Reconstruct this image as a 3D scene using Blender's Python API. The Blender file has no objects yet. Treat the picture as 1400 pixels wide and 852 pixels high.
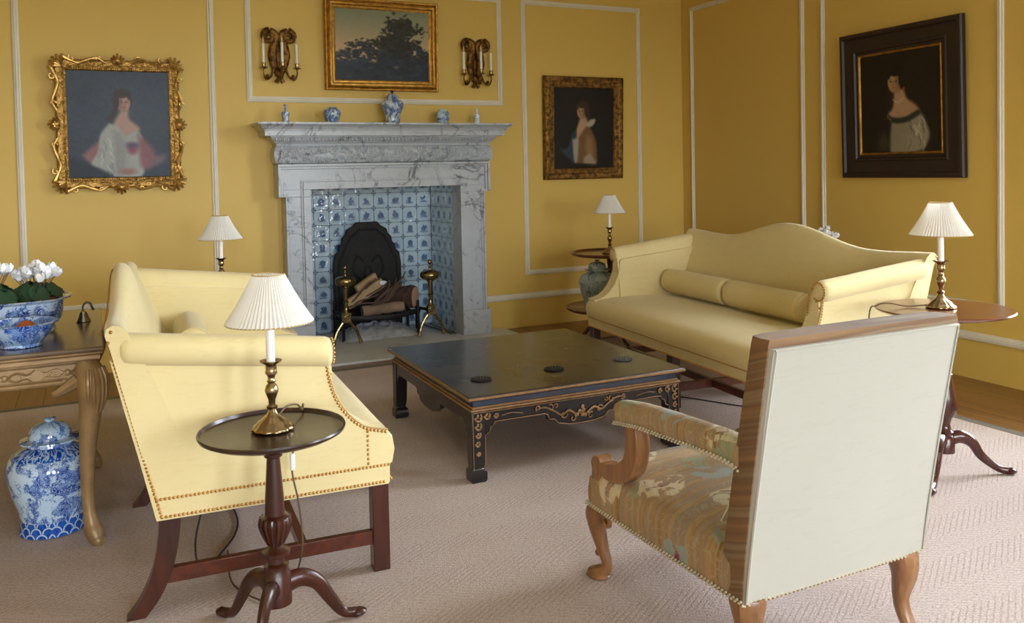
import bpy, math, random
import numpy as np
from mathutils import Matrix, Vector
random.seed(7); np.random.seed(7)
scene = bpy.context.scene
col = scene.collection
PI = math.pi
# ------------------------------------------------------------------ camera
def cam_axes(yaw, pitch, roll):
    Rz = Matrix.Rotation(yaw, 3, 'Z'); Rx = Matrix.Rotation(pitch, 3, 'X')
    r = Rz @ Rx
    right, fwd, up = r.col[0].copy(), r.col[1].copy(), r.col[2].copy()
    c, s = math.cos(roll), math.sin(roll)
    return c*right + s*up, -s*right + c*up, fwd
CAM_H = 1.45
right, up, fwd = cam_axes(-0.454126, -0.032695, -0.020382)
cd = bpy.data.cameras.new('camera'); cam = bpy.data.objects.new('camera', cd); col.objects.link(cam)
M = Matrix.Identity(4)
for i in range(3):
    M[i][0], M[i][1], M[i][2] = right[i], up[i], -fwd[i]
M[2][3] = CAM_H
cam.matrix_world = M
cd.sensor_fit = 'HORIZONTAL'; cd.sensor_width = 36.0; cd.lens = 36.0*1175.0/1400.0
cd.shift_y = -(426.0-270.58)/1400.0
cd.clip_start = 0.02
scene.camera = cam
# ------------------------------------------------------------------ world, exposure
vs = scene.view_settings
vs.view_transform = 'Standard'; vs.look = 'None'; vs.gamma = 1.0; vs.use_curve_mapping = False
vs.exposure = 0.0
WORLD_STRENGTH = 33.0
w = bpy.data.worlds.new('overcast_sky'); scene.world = w; w.use_nodes = True
nt = w.node_tree; nt.nodes.clear()
out = nt.nodes.new('ShaderNodeOutputWorld'); bg = nt.nodes.new('ShaderNodeBackground')
tc = nt.nodes.new('ShaderNodeTexCoord'); sx = nt.nodes.new('ShaderNodeSeparateXYZ'); rp = nt.nodes.new('ShaderNodeValToRGB')
mr = nt.nodes.new('ShaderNodeMapRange'); mr.inputs[1].default_value = -1; mr.inputs[2].default_value = 1
nt.links.new(tc.outputs['Generated'], sx.inputs[0]); nt.links.new(sx.outputs[2], mr.inputs[0]); nt.links.new(mr.outputs[0], rp.inputs[0])
e = rp.color_ramp.elements
e[0].position = 0.47; e[0].color = (.20, .22, .17, 1)
e[1].position = 0.52; e[1].color = (.84, .92, 1.0, 1)
nt.links.new(rp.outputs[0], bg.inputs[0]); bg.inputs[1].default_value = WORLD_STRENGTH
nt.links.new(bg.outputs[0], out.inputs[0])
# ------------------------------------------------------------------ room constants
YW = 7.04                      # back wall plane
RWA = 0.045                    # slight angle of the right wall
CX, CY = 5.365, 7.04           # back right corner
ROOM_L, ROOM_F, ROOM_H = -2.7, -6.0, 3.75
def RW(s, z, off=0.0):         # point on the right wall: s metres from the corner towards the viewer
    t = (-math.sin(RWA), -math.cos(RWA)); n = (-math.cos(RWA), math.sin(RWA))
    return (CX + t[0]*s + n[0]*off, CY + t[1]*s + n[1]*off, z)
WIN_R = [(3.95, 5.25), (6.6, 7.9)]     # window openings in the right wall (s range)
WIN_F = [(-1.9, -.5), (0.6, 2.0), (3.0, 4.2)]       # window openings in the wall behind the camera (x range)
WZ0, WZ1 = 0.55, 3.15
def portal(name, centre, direction, sx_, sz_):
    ld = bpy.data.lights.new(name, 'AREA'); ld.shape = 'RECTANGLE'; ld.size = sx_; ld.size_y = sz_
    ld.cycles.is_portal = True
    o = bpy.data.objects.new(name, ld); col.objects.link(o)
    o.location = centre; o.rotation_euler = Vector(direction).to_track_quat('-Z', 'Y').to_euler()
for s0, s1 in WIN_R:
    portal('window_portal', RW((s0+s1)/2, (WZ0+WZ1)/2, -0.12), (-math.cos(RWA), math.sin(RWA), 0), s1-s0, WZ1-WZ0)
for x0, x1 in WIN_F:
    portal('window_portal', ((x0+x1)/2, ROOM_F-0.12, (WZ0+WZ1)/2), (0, 1, 0), x1-x0, WZ1-WZ0)

# ------------------------------------------------------------------ geometry helpers: a geom is (verts Nx3, faces)
def S(r, g, b):
    f = lambda c: (c/255/12.92) if c/255 <= .04045 else ((c/255+.055)/1.055)**2.4
    return (f(r), f(g), f(b), 1.0)
def join(*gs):
    V, F, k = [], [], 0
    for v, f in gs:
        v = np.asarray(v, float).reshape(-1, 3)
        V.append(v); F += [tuple(i+k for i in q) for q in f]; k += len(v)
    return np.vstack(V), F
def xf(g, m):
    v = np.asarray(g[0], float); m = np.array(m)
    v = v @ m[:3, :3].T + m[:3, 3]
    f = g[1]
    if np.linalg.det(m[:3, :3]) < 0: f = [tuple(reversed(q)) for q in f]
    return v, f
def T(x=0, y=0, z=0): return Matrix.Translation((x, y, z))
def RX(a): return Matrix.Rotation(a, 4, 'X')
def RY(a): return Matrix.Rotation(a, 4, 'Y')
def RZ(a): return Matrix.Rotation(a, 4, 'Z')
def SC(x, y, z): return Matrix.Diagonal((x, y, z, 1))
def mv(g, x=0, y=0, z=0): return (np.asarray(g[0], float)+np.array([x, y, z]), g[1])
def box(x0, x1, y0, y1, z0, z1):
    v = [(x, y, z) for z in (z0, z1) for y in (y0, y1) for x in (x0, x1)]
    return np.array(v, float), [(0, 2, 3, 1), (4, 5, 7, 6), (0, 1, 5, 4), (2, 6, 7, 3), (0, 4, 6, 2), (1, 3, 7, 5)]
def loft(secs, closed=True, cap=True, ring=False):
    secs = np.asarray(secs, float); m, n = secs.shape[:2]
    F = []
    for i in range(m if ring else m-1):
        i2 = (i+1) % m
        for j in range(n if closed else n-1):
            j2 = (j+1) % n
            F.append((i*n+j, i*n+j2, i2*n+j2, i2*n+j))
    if cap and closed and not ring:
        F.append(tuple(reversed(range(n)))); F.append(tuple(range((m-1)*n, m*n)))
    return secs.reshape(-1, 3), F
def lathe(prof, n=32, mod=None):
    secs = []
    for r, z in prof:
        ring = []
        for k in range(n):
            a = 2*PI*k/n; rr = max(r, 1e-4)
            if mod: rr *= mod(a, z)
            ring.append((rr*math.cos(a), rr*math.sin(a), z))
        secs.append(ring)
    return loft(secs)
def bez(pts, n=8):      # Catmull-Rom through points
    P = np.asarray(pts, float)
    P = np.vstack([2*P[0]-P[1], P, 2*P[-1]-P[-2]])
    o = []
    for i in range(1, len(P)-2):
        for k in range(n):
            t = k/n
            o.append(.5*((2*P[i])+(-P[i-1]+P[i+1])*t+(2*P[i-1]-5*P[i]+4*P[i+1]-P[i+2])*t*t+(-P[i-1]+3*P[i]-3*P[i+1]+P[i+2])*t**3))
    o.append(P[-2])
    return np.array(o)
def tube(path, r, n=8, flat=None, cap=True, upv=(0, 0, 1), closed=False):
    """sweep a circle (or ellipse: flat = scale across the 'up' direction) along a path"""
    P = np.asarray(path, float); m = len(P)
    R = np.full(m, r) if np.isscalar(r) else np.interp(np.linspace(0, 1, m), np.linspace(0, 1, len(r)), r)
    FL = np.ones(m) if flat is None else (np.full(m, flat) if np.isscalar(flat) else np.interp(np.linspace(0, 1, m), np.linspace(0, 1, len(flat)), flat))
    secs = []; prev = None
    for i in range(m):
        t = (P[(i+1) % m]-P[i-1]) if closed else P[min(i+1, m-1)]-P[max(i-1, 0)]
        t = t/(np.linalg.norm(t)+1e-12)
        if prev is None:
            u = np.array(upv, float); u = u-t*(u@t)
            if np.linalg.norm(u) < 1e-3: u = np.array([1., .1, 0]); u = u-t*(u@t)
        else: u = prev-t*(prev@t)
        u /= np.linalg.norm(u); prev = u; b = np.cross(t, u)
        secs.append([P[i]+R[i]*(math.cos(2*PI*k/n)*b+FL[i]*math.sin(2*PI*k/n)*u) for k in range(n)])
    return loft(secs, cap=cap, ring=closed)
def prism(poly, d0, d1, plane='xz'):
    """extrude a polygon: plane xz -> along y, yz -> along x, xy -> along z"""
    n = len(poly)
    def p(a, b, d): return {'xz': (a, d, b), 'yz': (d, a, b), 'xy': (a, b, d)}[plane]
    V = [p(a, b, d0) for a, b in poly]+[p(a, b, d1) for a, b in poly]
    F = [tuple(range(n)), tuple(reversed(range(n, 2*n)))]+[(i, n+i, n+(i+1) % n, (i+1) % n) for i in range(n)]
    return np.array(V, float), F
def ball(c, r, nu=10, nv=7, sc=(1, 1, 1)):
    prof = [(math.sin(PI*k/nv), -math.cos(PI*k/nv)) for k in range(nv+1)]
    g = lathe(prof, nu)
    return (g[0]*r*np.array(sc)+np.array(c), g[1])
def mframe(w, h, prof, n=1):
    """mitred rectangular frame in xz plane, outer size w x h; prof = closed list (inset from outer edge, -y depth)"""
    secs = []
    for sx_, sz_ in ((-1, -1), (1, -1), (1, 1), (-1, 1)):
        secs.append([(sx_*(w/2-a), -d, sz_*(h/2-a)) for a, d in prof])
    return loft(secs, ring=True)
def spiral(c, r0, r1, a0, a1, n=24, plane='xz', y=0):
    o = []
    for k in range(n+1):
        t = k/n; r = r0+(r1-r0)*t; a = a0+(a1-a0)*t
        u, v = c[0]+r*math.cos(a), c[1]+r*math.sin(a)
        o.append({'xz': (u, y, v), 'xy': (u, v, y), 'yz': (y, u, v)}[plane])
    return o
def mesh(name, g, mat, angle=40, smooth=True):
    me = bpy.data.meshes.new(name)
    v = np.asarray(g[0], float)
    me.from_pydata(v.tolist(), [], [list(q) for q in g[1]]); me.validate(); me.update()
    import bmesh
    bm = bmesh.new(); bm.from_mesh(me); bmesh.ops.recalc_face_normals(bm, faces=bm.faces); bm.to_mesh(me); bm.free()
    if smooth:
        me.polygons.foreach_set('use_smooth', [True]*len(me.polygons)); me.set_sharp_from_angle(angle=math.radians(angle))
    if mat: me.materials.append(mat)
    return me
def ob(name, g, mat, parent=None, bev=0.0, seg=2, angle=40, smooth=True, sub=0, m=None):
    me = g if isinstance(g, bpy.types.Mesh) else mesh(name, g, mat, angle, smooth)
    o = bpy.data.objects.new(name, me); col.objects.link(o)
    if parent: o.parent = parent
    if m is not None: o.matrix_local = m
    if bev:
        b = o.modifiers.new('bevel', 'BEVEL'); b.width = bev; b.segments = seg; b.limit_method = 'ANGLE'; b.angle_limit = math.radians(35)
        b.harden_normals = False
    if sub:
        s = o.modifiers.new('sub', 'SUBSURF'); s.levels = s.render_levels = sub
    return o
def tag(o, label, cat, group=None):
    o['label'] = label; o['category'] = cat
    if group: o['group'] = group
    return o
def thing(name, label, cat, loc=(0, 0, 0), rz=0.0, group=None):
    o = bpy.data.objects.new(name, None); col.objects.link(o); o.empty_display_size = .05
    o.location = loc; o.rotation_euler = (0, 0, rz)
    return tag(o, label, cat, group)
def struct(name, g, mat, parent=None, **k):
    o = ob(name, g, mat, parent, **k)
    if parent is None: o['kind'] = 'structure'
    return o
def dup(root, loc, rz, label=None, group=None):
    def cp(o, p):
        c = o.copy(); col.objects.link(c); c.parent = p
        for ch in list(o.children): cp(ch, c)
        return c
    r = cp(root, None); r.location = loc; r.rotation_euler = (0, 0, rz)
    if label: r['label'] = label
    if group: r['group'] = group
    return r
# ------------------------------------------------------------------ material helpers
class NT:
    def __init__(s, name):
        s.m = bpy.data.materials.new(name); s.m.use_nodes = True
        s.t = s.m.node_tree; s.b = s.t.nodes['Principled BSDF']; s.out = s.t.nodes['Material Output']
    def n(s, typ, **k):
        nd = s.t.nodes.new('ShaderNode'+typ)
        for a, v in k.items():
            if hasattr(nd, a): setattr(nd, a, v)
        return nd
    def l(s, a, b): s.t.links.new(a, b)
    def inp(s, sock, v):
        if isinstance(v, bpy.types.NodeSocket): s.l(v, sock)
        else: sock.default_value = v
    def math(s, op, a, b=None, c=None, clamp=False):
        nd = s.n('Math', operation=op); nd.use_clamp = clamp
        s.inp(nd.inputs[0], a)
        if b is not None: s.inp(nd.inputs[1], b)
        if c is not None: s.inp(nd.inputs[2], c)
        return nd.outputs[0]
    def obj(s): return s.n('TexCoord').outputs['Object']
    def xyz(s, v):
        nd = s.n('SeparateXYZ'); s.l(v, nd.inputs[0]); return nd.outputs
    def comb(s, x, y, z):
        nd = s.n('CombineXYZ')
        for i, q in enumerate((x, y, z)): s.inp(nd.inputs[i], q)
        return nd.outputs[0]
    def scale(s, v, sc):
        nd = s.n('Mapping'); s.l(v, nd.inputs[0]); nd.inputs['Scale'].default_value = sc if isinstance(sc, tuple) else (sc,)*3
        return nd.outputs[0]
    def noise(s, v, scale, detail=3, rough=.55, dist=0):
        nd = s.n('TexNoise'); s.l(v, nd.inputs['Vector'])
        nd.inputs['Scale'].default_value = scale; nd.inputs['Detail'].default_value = detail
        nd.inputs['Roughness'].default_value = rough; nd.inputs['Distortion'].default_value = dist
        return nd.outputs['Fac']
    def voro(s, v, scale, feature='F1', out='Distance', rand=1.0):
        nd = s.n('TexVoronoi', feature=feature); s.l(v, nd.inputs['Vector']); nd.inputs['Scale'].default_value = scale
        nd.inputs['Randomness'].default_value = rand
        return nd.outputs[out]
    def ramp(s, f, stops, interp='LINEAR'):
        nd = s.n('ValToRGB'); s.l(f, nd.inputs[0]); r = nd.color_ramp; r.interpolation = interp
        while len(r.elements) < len(stops): r.elements.new(.5)
        for e_, (p, c) in zip(r.elements, stops): e_.position = p; e_.color = c if len(c) == 4 else (*c, 1)
        return nd.outputs[0]
    def step(s, f, a, b):          # smooth 0..1 between a and b
        nd = s.n('MapRange', interpolation_type='SMOOTHSTEP'); s.inp(nd.inputs[0], f)
        nd.inputs[1].default_value = a; nd.inputs[2].default_value = b
        return nd.outputs[0]
    def mix(s, f, a, b, blend='MIX'):
        nd = s.n('Mix', data_type='RGBA', blend_type=blend)
        s.inp(nd.inputs[0], f); s.inp(nd.inputs[6], a); s.inp(nd.inputs[7], b)
        return nd.outputs[2]
    def set(s, **k):
        names = dict(color='Base Color', rough='Roughness', metal='Metallic', coat='Coat Weight', coatr='Coat Roughness', sheen='Sheen Weight', spec='Specular IOR Level', sheenr='Sheen Roughness', sss='Subsurface Weight', trans='Transmission Weight')
        for a, v in k.items(): s.inp(s.b.inputs[names[a]], v)
        return s
    def bump(s, h, strength=.3, dist=.01, chain=True):
        nd = s.n('Bump'); nd.inputs['Strength'].default_value = strength; nd.inputs['Distance'].default_value = dist
        s.l(h, nd.inputs['Height'])
        cur = s.b.inputs['Normal']
        if chain and cur.is_linked: s.l(cur.links[0].from_socket, nd.inputs['Normal'])
        s.l(nd.outputs[0], cur); return s
def simple(name, c, rough=.5, metal=0.0, var=.12, vs_=8.0, bump=0.0, bs=60.0, **k):
    t = NT(name); v = t.obj()
    n_ = t.noise(v, vs_, 4)
    d = tuple(max(0, x*(1-var)) for x in c[:3])+(1,); l_ = tuple(min(1, x*(1+var)) for x in c[:3])+(1,)
    t.set(color=t.ramp(n_, [(.3, d), (.7, l_)]), rough=rough, metal=metal, **k)
    if bump: t.bump(t.noise(v, bs, 3), bump, .004)
    return t.m
def rand_obj(t): return t.n('ObjectInfo').outputs['Random']
# ------------------------------------------------------------------ materials
def m_wall():
    t = NT('yellow_silk_wall'); v = t.obj()
    n1 = t.noise(t.scale(v, (1, 1, .6)), 1.1, 3); n2 = t.noise(t.scale(v, (90, 90, 9)), 3, 2); n3 = t.noise(t.scale(v, (9, 9, 120)), 3, 2)
    c = t.mix(n1, S(211, 177, 88), S(218, 185, 98))
    c = t.mix(t.math('MULTIPLY', n3, .18), c, S(188, 152, 62))
    t.set(color=c, rough=.52, spec=.5, sheen=.1); t.bump(n2, .08, .002); t.bump(n3, .10, .002)
    return t.m
def m_fabric(name, c0, c1, c2, rough=.8, rib=(6, 6, 200)):
    t = NT(name); v = t.obj()
    n1 = t.noise(v, 3.5, 4); r = t.noise(t.scale(v, rib), 2, 2); q = t.noise(t.scale(v, (rib[2], rib[2], 10)), 1, 2)
    wv = t.noise(t.scale(v, (3, 3, 14)), 3, 4, dist=1.2)
    c = t.mix(n1, c0, c1); c = t.mix(t.math('MULTIPLY', t.step(wv, .52, .7), .30), c, c2)
    t.set(color=c, rough=rough, sheen=.25, sheenr=.4, spec=.3); t.bump(r, .12, .002); t.bump(q, .06, .002); t.bump(n1, .06, .02)
    return t.m
def m_marble(name, base, vein, amt=.8, rough=.28):
    t = NT(name); v = t.obj()
    d = t.noise(v, 2.2, 6, .6, 1.5); a = t.math('ABSOLUTE', t.math('SUBTRACT', d, .5))
    veins = t.math('SUBTRACT', 1.0, t.step(a, 0.0, .024))
    d2 = t.noise(t.scale(v, (1.3, 1, 1.8)), 5, 5, .65, 2.0); a2 = t.math('SUBTRACT', 1.0, t.step(t.math('ABSOLUTE', t.math('SUBTRACT', d2, .47)), 0, .012))
    cl = t.noise(v, 6, 6, .7)
    k = t.math('MULTIPLY', t.math('MAXIMUM', veins, t.math('MULTIPLY', a2, .6)), t.math('MULTIPLY', t.step(cl, .35, .65), amt))
    c = t.mix(cl, base, tuple(x*.84 for x in base[:3])+(1,)); c = t.mix(k, c, vein)
    t.set(color=c, rough=rough, spec=.5); t.bump(cl, .03, .004)
    return t.m
def m_wood(name, c0, c1, rough=.3, axis='x', sc=1.0, coat=.2, rnd=False):
    t = NT(name); v = t.obj()
    st = {'x': (2*sc, 26*sc, 26*sc), 'y': (26*sc, 2*sc, 26*sc), 'z': (26*sc, 26*sc, 2*sc)}[axis]
    if rnd:
        off = t.comb(t.math('MULTIPLY', rand_obj(t), 17), t.math('MULTIPLY', rand_obj(t), 9), 0)
        ad = t.n('VectorMath', operation='ADD'); t.l(v, ad.inputs[0]); t.l(off, ad.inputs[1]); v = ad.outputs[0]
    g = t.noise(t.scale(v, st), 1, 5, .6, .6); b = t.noise(v, 3, 3)
    c = t.mix(t.step(g, .3, .7), c0, c1); c = t.mix(t.math('MULTIPLY', b, .35), c, tuple(x*.55 for x in c0[:3])+(1,))
    if rnd: c = t.mix(t.math('MULTIPLY', rand_obj(t), .35), c, c0)
    t.set(color=c, rough=rough, coat=coat, coatr=.2); t.bump(g, .05, .002)
    return t.m
def m_gilt(name, c0, c1, rough=.42, carve=0.0, cs=60):
    t = NT(name); v = t.obj(); n1 = t.noise(v, 26, 4); n2 = t.noise(v, 90, 3)
    c = t.mix(t.step(n1, .35, .62), c0, c1)
    t.set(color=c, metal=.75, rough=rough); t.bump(n2, .12, .003)
    if carve: t.bump(t.voro(v, cs, 'SMOOTH_F1'), carve, .006)
    return t.m
BLUE_D, BLUE_M, BLUE_L, PORC = S(24, 52, 128), S(52, 98, 176), S(140, 178, 214), S(214, 226, 236)
def m_porcelain(name, R, sc=16.0, dense=.56, bands=(), scal=(), white=PORC, dark=BLUE_D, mid=BLUE_M, line=.022, seed=0.0, fill=.75):
    """white glaze with brushed cobalt decoration laid out around the pot (angle, height)"""
    t = NT(name); x, y, z = t.xyz(t.obj())
    ang = t.math('MULTIPLY', t.math('ARCTAN2', x, y), R)
    v = t.comb(ang, z, seed)
    a = t.noise(v, sc, 3, .5, .9); b = t.noise(v, sc*1.7, 3, .5, 1.6); wash = t.noise(v, sc*2.4, 4, .6)
    patch = t.step(a, dense, dense+.03)
    lines = t.math('SUBTRACT', 1.0, t.step(t.math('ABSOLUTE', t.math('SUBTRACT', b, .5)), line*.5, line))
    near = t.step(a, dense-.13, dense-.05)
    stroke = t.step(t.math('ABSOLUTE', t.math('SUBTRACT', t.math('FRACT', t.math('MULTIPLY', t.math('ADD', b, t.math('MULTIPLY', wash, .35)), 9.0)), .5)), .42, .34)
    k = t.math('MAXIMUM', t.math('MULTIPLY', t.math('MULTIPLY', patch, stroke), fill), t.math('MULTIPLY', lines, near))
    k = t.math('MULTIPLY', k, t.math('ADD', .7, t.math('MULTIPLY', t.step(wash, .35, .6), .3)))
    for z0, z1 in bands:
        inb = t.math('MULTIPLY', t.math('GREATER_THAN', z, z0), t.math('LESS_THAN', z, z1))
        scr = t.math('SUBTRACT', 1.0, t.math('MULTIPLY', t.step(t.math('ABSOLUTE', t.math('SUBTRACT', t.noise(v, sc*2.6, 2, .5, 1.2), .5)), .07, .03), .85))
        mx = t.n('Mix', data_type='FLOAT'); t.l(inb, mx.inputs[0]); t.l(k, mx.inputs[2]); t.l(scr, mx.inputs[3]); k = mx.outputs[0]
    for z0, z1, rowh in scal:      # overlapping wave scales
        inb = t.math('MULTIPLY', t.math('GREATER_THAN', z, z0), t.math('LESS_THAN', z, z1))
        row = t.math('FLOOR', t.math('DIVIDE', z, rowh))
        zz = t.math('FRACT', t.math('DIVIDE', z, rowh)); xx = t.math('SUBTRACT', t.math('FRACT', t.math('ADD', t.math('DIVIDE', ang, rowh*2.6), t.math('MULTIPLY', row, .5))), .5)
        d = t.math('SQRT', t.math('ADD', t.math('MULTIPLY', t.math('MULTIPLY', xx, xx), 4.0), t.math('MULTIPLY', zz, zz)))
        sc_ = t.math('SUBTRACT', 1.0, t.math('MULTIPLY', t.math('SUBTRACT', 1.0, t.step(t.math('ABSOLUTE', t.math('SUBTRACT', d, .85)), .06, .14)), .9))
        mx = t.n('Mix', data_type='FLOAT'); t.l(inb, mx.inputs[0]); t.l(k, mx.inputs[2]); t.l(sc_, mx.inputs[3]); k = mx.outputs[0]
    blue = t.mix(t.step(wash, .4, .62), mid, dark)
    t.set(color=t.mix(k, white, blue), rough=.09, coat=.6, coatr=.05, spec=.5)
    return t.m
def m_tile():
    t = NT('delft_tile_glaze'); x, y, z = t.xyz(t.obj()); rn = rand_obj(t)
    H = .0665
    u = t.math('DIVIDE', x, H); vv = t.math('DIVIDE', z, H)            # -1..1 on each tile
    off = t.math('MULTIPLY', rn, 61.0)
    v = t.comb(t.math('ADD', u, off), vv, t.math('MULTIPLY', rn, 23.0))
    r2 = t.math('SQRT', t.math('ADD', t.math('MULTIPLY', t.math('MULTIPLY', u, u), 1.35), t.math('MULTIPLY', vv, vv)))
    n1 = t.noise(v, 2.1, 3, .6, .5); n2 = t.noise(v, 5.5, 3, .6)
    fig = t.step(t.math('SUBTRACT', t.math('ADD', n1, t.math('MULTIPLY', n2, .35)), t.math('MULTIPLY', r2, .84)), .24, .32)
    gnd = t.math('MULTIPLY', t.step(t.math('SUBTRACT', .16, t.math('ABSOLUTE', t.math('ADD', vv, t.math('ADD', .42, t.math('MULTIPLY', t.math('SUBTRACT', n2, .5), .35))))), 0, .07), t.step(t.math('ABSOLUTE', u), .62, .45))
    cu = t.math('SUBTRACT', 1.0, t.math('ABSOLUTE', u)); cv = t.math('SUBTRACT', 1.0, t.math('ABSOLUTE', vv))
    dc = t.math('SQRT', t.math('ADD', t.math('MULTIPLY', cu, cu), t.math('MULTIPLY', cv, cv)))
    cor = t.math('MULTIPLY', t.step(dc, .34, .22), t.step(t.math('ABSOLUTE', t.math('SUBTRACT', cu, cv)), .04, .10))
    k = t.math('MAXIMUM', t.math('MAXIMUM', t.math('MULTIPLY', fig, .92), t.math('MULTIPLY', gnd, .6)), t.math('MULTIPLY', cor, .8))
    k = t.math('MULTIPLY', k, t.math('ADD', .6, t.math('MULTIPLY', n2, .6)), clamp=True)
    tint = t.mix(rn, S(168, 196, 214), S(188, 208, 220))
    t.set(color=t.mix(k, tint, S(34, 74, 128)), rough=.10, coat=.8, coatr=.06)
    t.bump(t.noise(v, 1.1, 2), .55, .012)
    return t.m
def m_rug():
    t = NT('sisal_herringbone'); x, y, z = t.xyz(t.obj())
    W = .13; f_ = 52.0
    # chevrons: bands run along x-ish; zigzag in y
    tri = t.math('PINGPONG', y, W)
    ph = t.math('MULTIPLY', t.math('ADD', t.math('MULTIPLY', x, .55), t.math('MULTIPLY', tri, .85)), f_)
    yarn = t.noise(t.comb(t.math('MULTIPLY', x, 1.0), y, 0), 150, 2, .6)
    big = t.noise(t.comb(x, y, 0), 1.3, 3)
    wob = t.noise(t.comb(x, y, 1.0), 30, 2)
    st = t.math('ABSOLUTE', t.math('SUBTRACT', t.math('FRACT', t.math('ADD', ph, t.math('MULTIPLY', wob, .35))), .5))
    groove = t.step(st, .06, .20)
    par = t.math('ADD', .45, t.math('MULTIPLY', t.math('GREATER_THAN', t.math('FRACT', t.math('DIVIDE', y, 2*W)), .5), .55))
    c = t.mix(yarn, S(150, 128, 120), S(228, 216, 210))
    spk = t.noise(t.comb(x, t.math('MULTIPLY', y, 2.0), 3.0), 60, 3, .7)
    c = t.mix(t.math('MULTIPLY', t.step(spk, .52, .66), .38), c, S(134, 108, 98))
    c = t.mix(t.math('MULTIPLY', t.step(spk, .45, .34), .30), c, S(236, 226, 220))
    c = t.mix(t.math('MULTIPLY', t.math('MULTIPLY', t.math('SUBTRACT', 1.0, groove), par), .26), c, S(118, 84, 76))
    c = t.mix(t.math('MULTIPLY', t.step(big, .4, .7), .12), c, S(180, 164, 152))
    t.set(color=c, rough=.95, spec=.1); t.bump(groove, .12, .003); t.bump(yarn, .6, .004)
    return t.m
def m_tapestry():
    t = NT('needlework_tapestry'); v = t.obj(); x, y, z = t.xyz(v)
    st = t.noise(t.comb(t.math('MULTIPLY', x, .6), t.math('MULTIPLY', y, 26), t.math('MULTIPLY', z, .4)), 1.6, 3)
    c = t.ramp(st, [(.30, S(128, 98, 66)), (.42, S(172, 138, 92)), (.5, S(146, 132, 118)), (.58, S(184, 148, 100)), (.7, S(142, 116, 82))])
    d = t.n('VectorMath', operation='ADD'); t.l(v, d.inputs[0])
    nn = t.n('TexNoise'); t.l(v, nn.inputs['Vector']); nn.inputs['Scale'].default_value = 9
    ms = t.n('VectorMath', operation='SCALE'); t.l(nn.outputs['Color'], ms.inputs[0]); ms.inputs['Scale'].default_value = .10; t.l(ms.outputs[0], d.inputs[1])
    vd = t.voro(d.outputs[0], 6.0); vc = t.voro(d.outputs[0], 6.0, out='Color')
    nd = t.n('SeparateColor'); t.l(vc, nd.inputs[0])
    leaf = t.noise(v, 16, 3, .5, 1.2)
    fm = t.math('MULTIPLY', t.step(vd, .46, .40), t.step(nd.outputs[0], .12, .18))
    fm = t.math('MULTIPLY', fm, t.step(leaf, .42, .45))
    fc = t.ramp(nd.outputs[1], [(0, S(146, 152, 122)), (.3, S(206, 198, 170)), (.55, S(150, 160, 160)), (.75, S(214, 200, 172)), (.9, S(164, 88, 104))], 'CONSTANT')
    fc = t.mix(t.step(vd, .13, .09), fc, S(140, 62, 84))
    edge = t.math('MULTIPLY', t.step(t.math('ABSOLUTE', t.math('SUBTRACT', leaf, .5)), .02, .008), .6)
    c = t.mix(t.math('MULTIPLY', fm, .95), c, fc); c = t.mix(edge, c, S(176, 166, 132))
    t.set(color=c, rough=.9, sheen=.15, spec=.15); t.bump(t.noise(v, 240, 2), .4, .003)
    return t.m
def m_velvet():
    t = NT('striped_brown_velvet'); x, y, z = t.xyz(t.obj())
    q = t.math('ADD', z, t.math('MULTIPLY', y, .35))
    st = t.noise(t.comb(t.math('MULTIPLY', q, 10), t.math('MULTIPLY', x, .5), 0), 1.5, 2)
    fine = t.noise(t.comb(t.math('MULTIPLY', q, 130), t.math('MULTIPLY', x, 4), y), 1.5, 2)
    c = t.ramp(st, [(.3, S(98, 72, 50)), (.42, S(142, 108, 72)), (.5, S(112, 82, 56)), (.56, S(142, 122, 94)), (.6, S(124, 92, 62)), (.72, S(146, 114, 78))])
    c = t.mix(t.math('MULTIPLY', fine, .22), c, S(90, 64, 44))
    t.set(color=c, rough=.8, sheen=.12, sheenr=.35); t.bump(fine, .2, .002)
    return t.m
def m_lacquer():
    t = NT('worn_black_lacquer_top'); v = t.obj(); n1 = t.noise(v, 2.4, 4); n2 = t.noise(v, 9, 5, .7); n3 = t.noise(v, 30, 4, .7)
    c = t.mix(t.step(n1, .4, .65), S(34, 30, 28), S(50, 43, 34))
    c = t.mix(t.math('MULTIPLY', t.step(n2, .60, .70), .3), c, S(92, 74, 50))
    t.set(color=c, rough=t.math('ADD', .22, t.math('MULTIPLY', n1, .12)), coat=.35, coatr=.16, spec=.5); 
    return t.m
def m_paint(name):
    t = NT(name); a = t.n('Attribute'); a.attribute_name = 'paint'
    v = t.obj()
    t.set(color=a.outputs['Color'], rough=.5, coat=.10, coatr=.25, spec=.3)
    t.bump(t.noise(t.scale(v, (1, 1, 1)), 160, 3), .18, .003)
    return t.m
def m_shade():
    t = NT('pleated_white_silk'); t.set(color=S(250, 249, 246), rough=.9, spec=.1)
    tr = t.n('BsdfTranslucent'); tr.inputs[0].default_value = S(250, 246, 238); mx = t.n('MixShader'); mx.inputs[0].default_value = .35
    t.l(t.b.outputs[0], mx.inputs[1]); t.l(tr.outputs[0], mx.inputs[2]); t.l(mx.outputs[0], t.out.inputs[0])
    return t.m
def m_pane():
    t = NT('window_glass'); tr = t.n('BsdfTransparent'); gl = t.n('BsdfGlossy'); gl.inputs['Roughness'].default_value = .02
    fr = t.n('Fresnel'); fr.inputs[0].default_value = 1.3
    mx = t.n('MixShader'); t.l(fr.outputs[0], mx.inputs[0]); t.l(tr.outputs[0], mx.inputs[1]); t.l(gl.outputs[0], mx.inputs[2]); t.l(mx.outputs[0], t.out.inputs[0])
    return t.m
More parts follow.
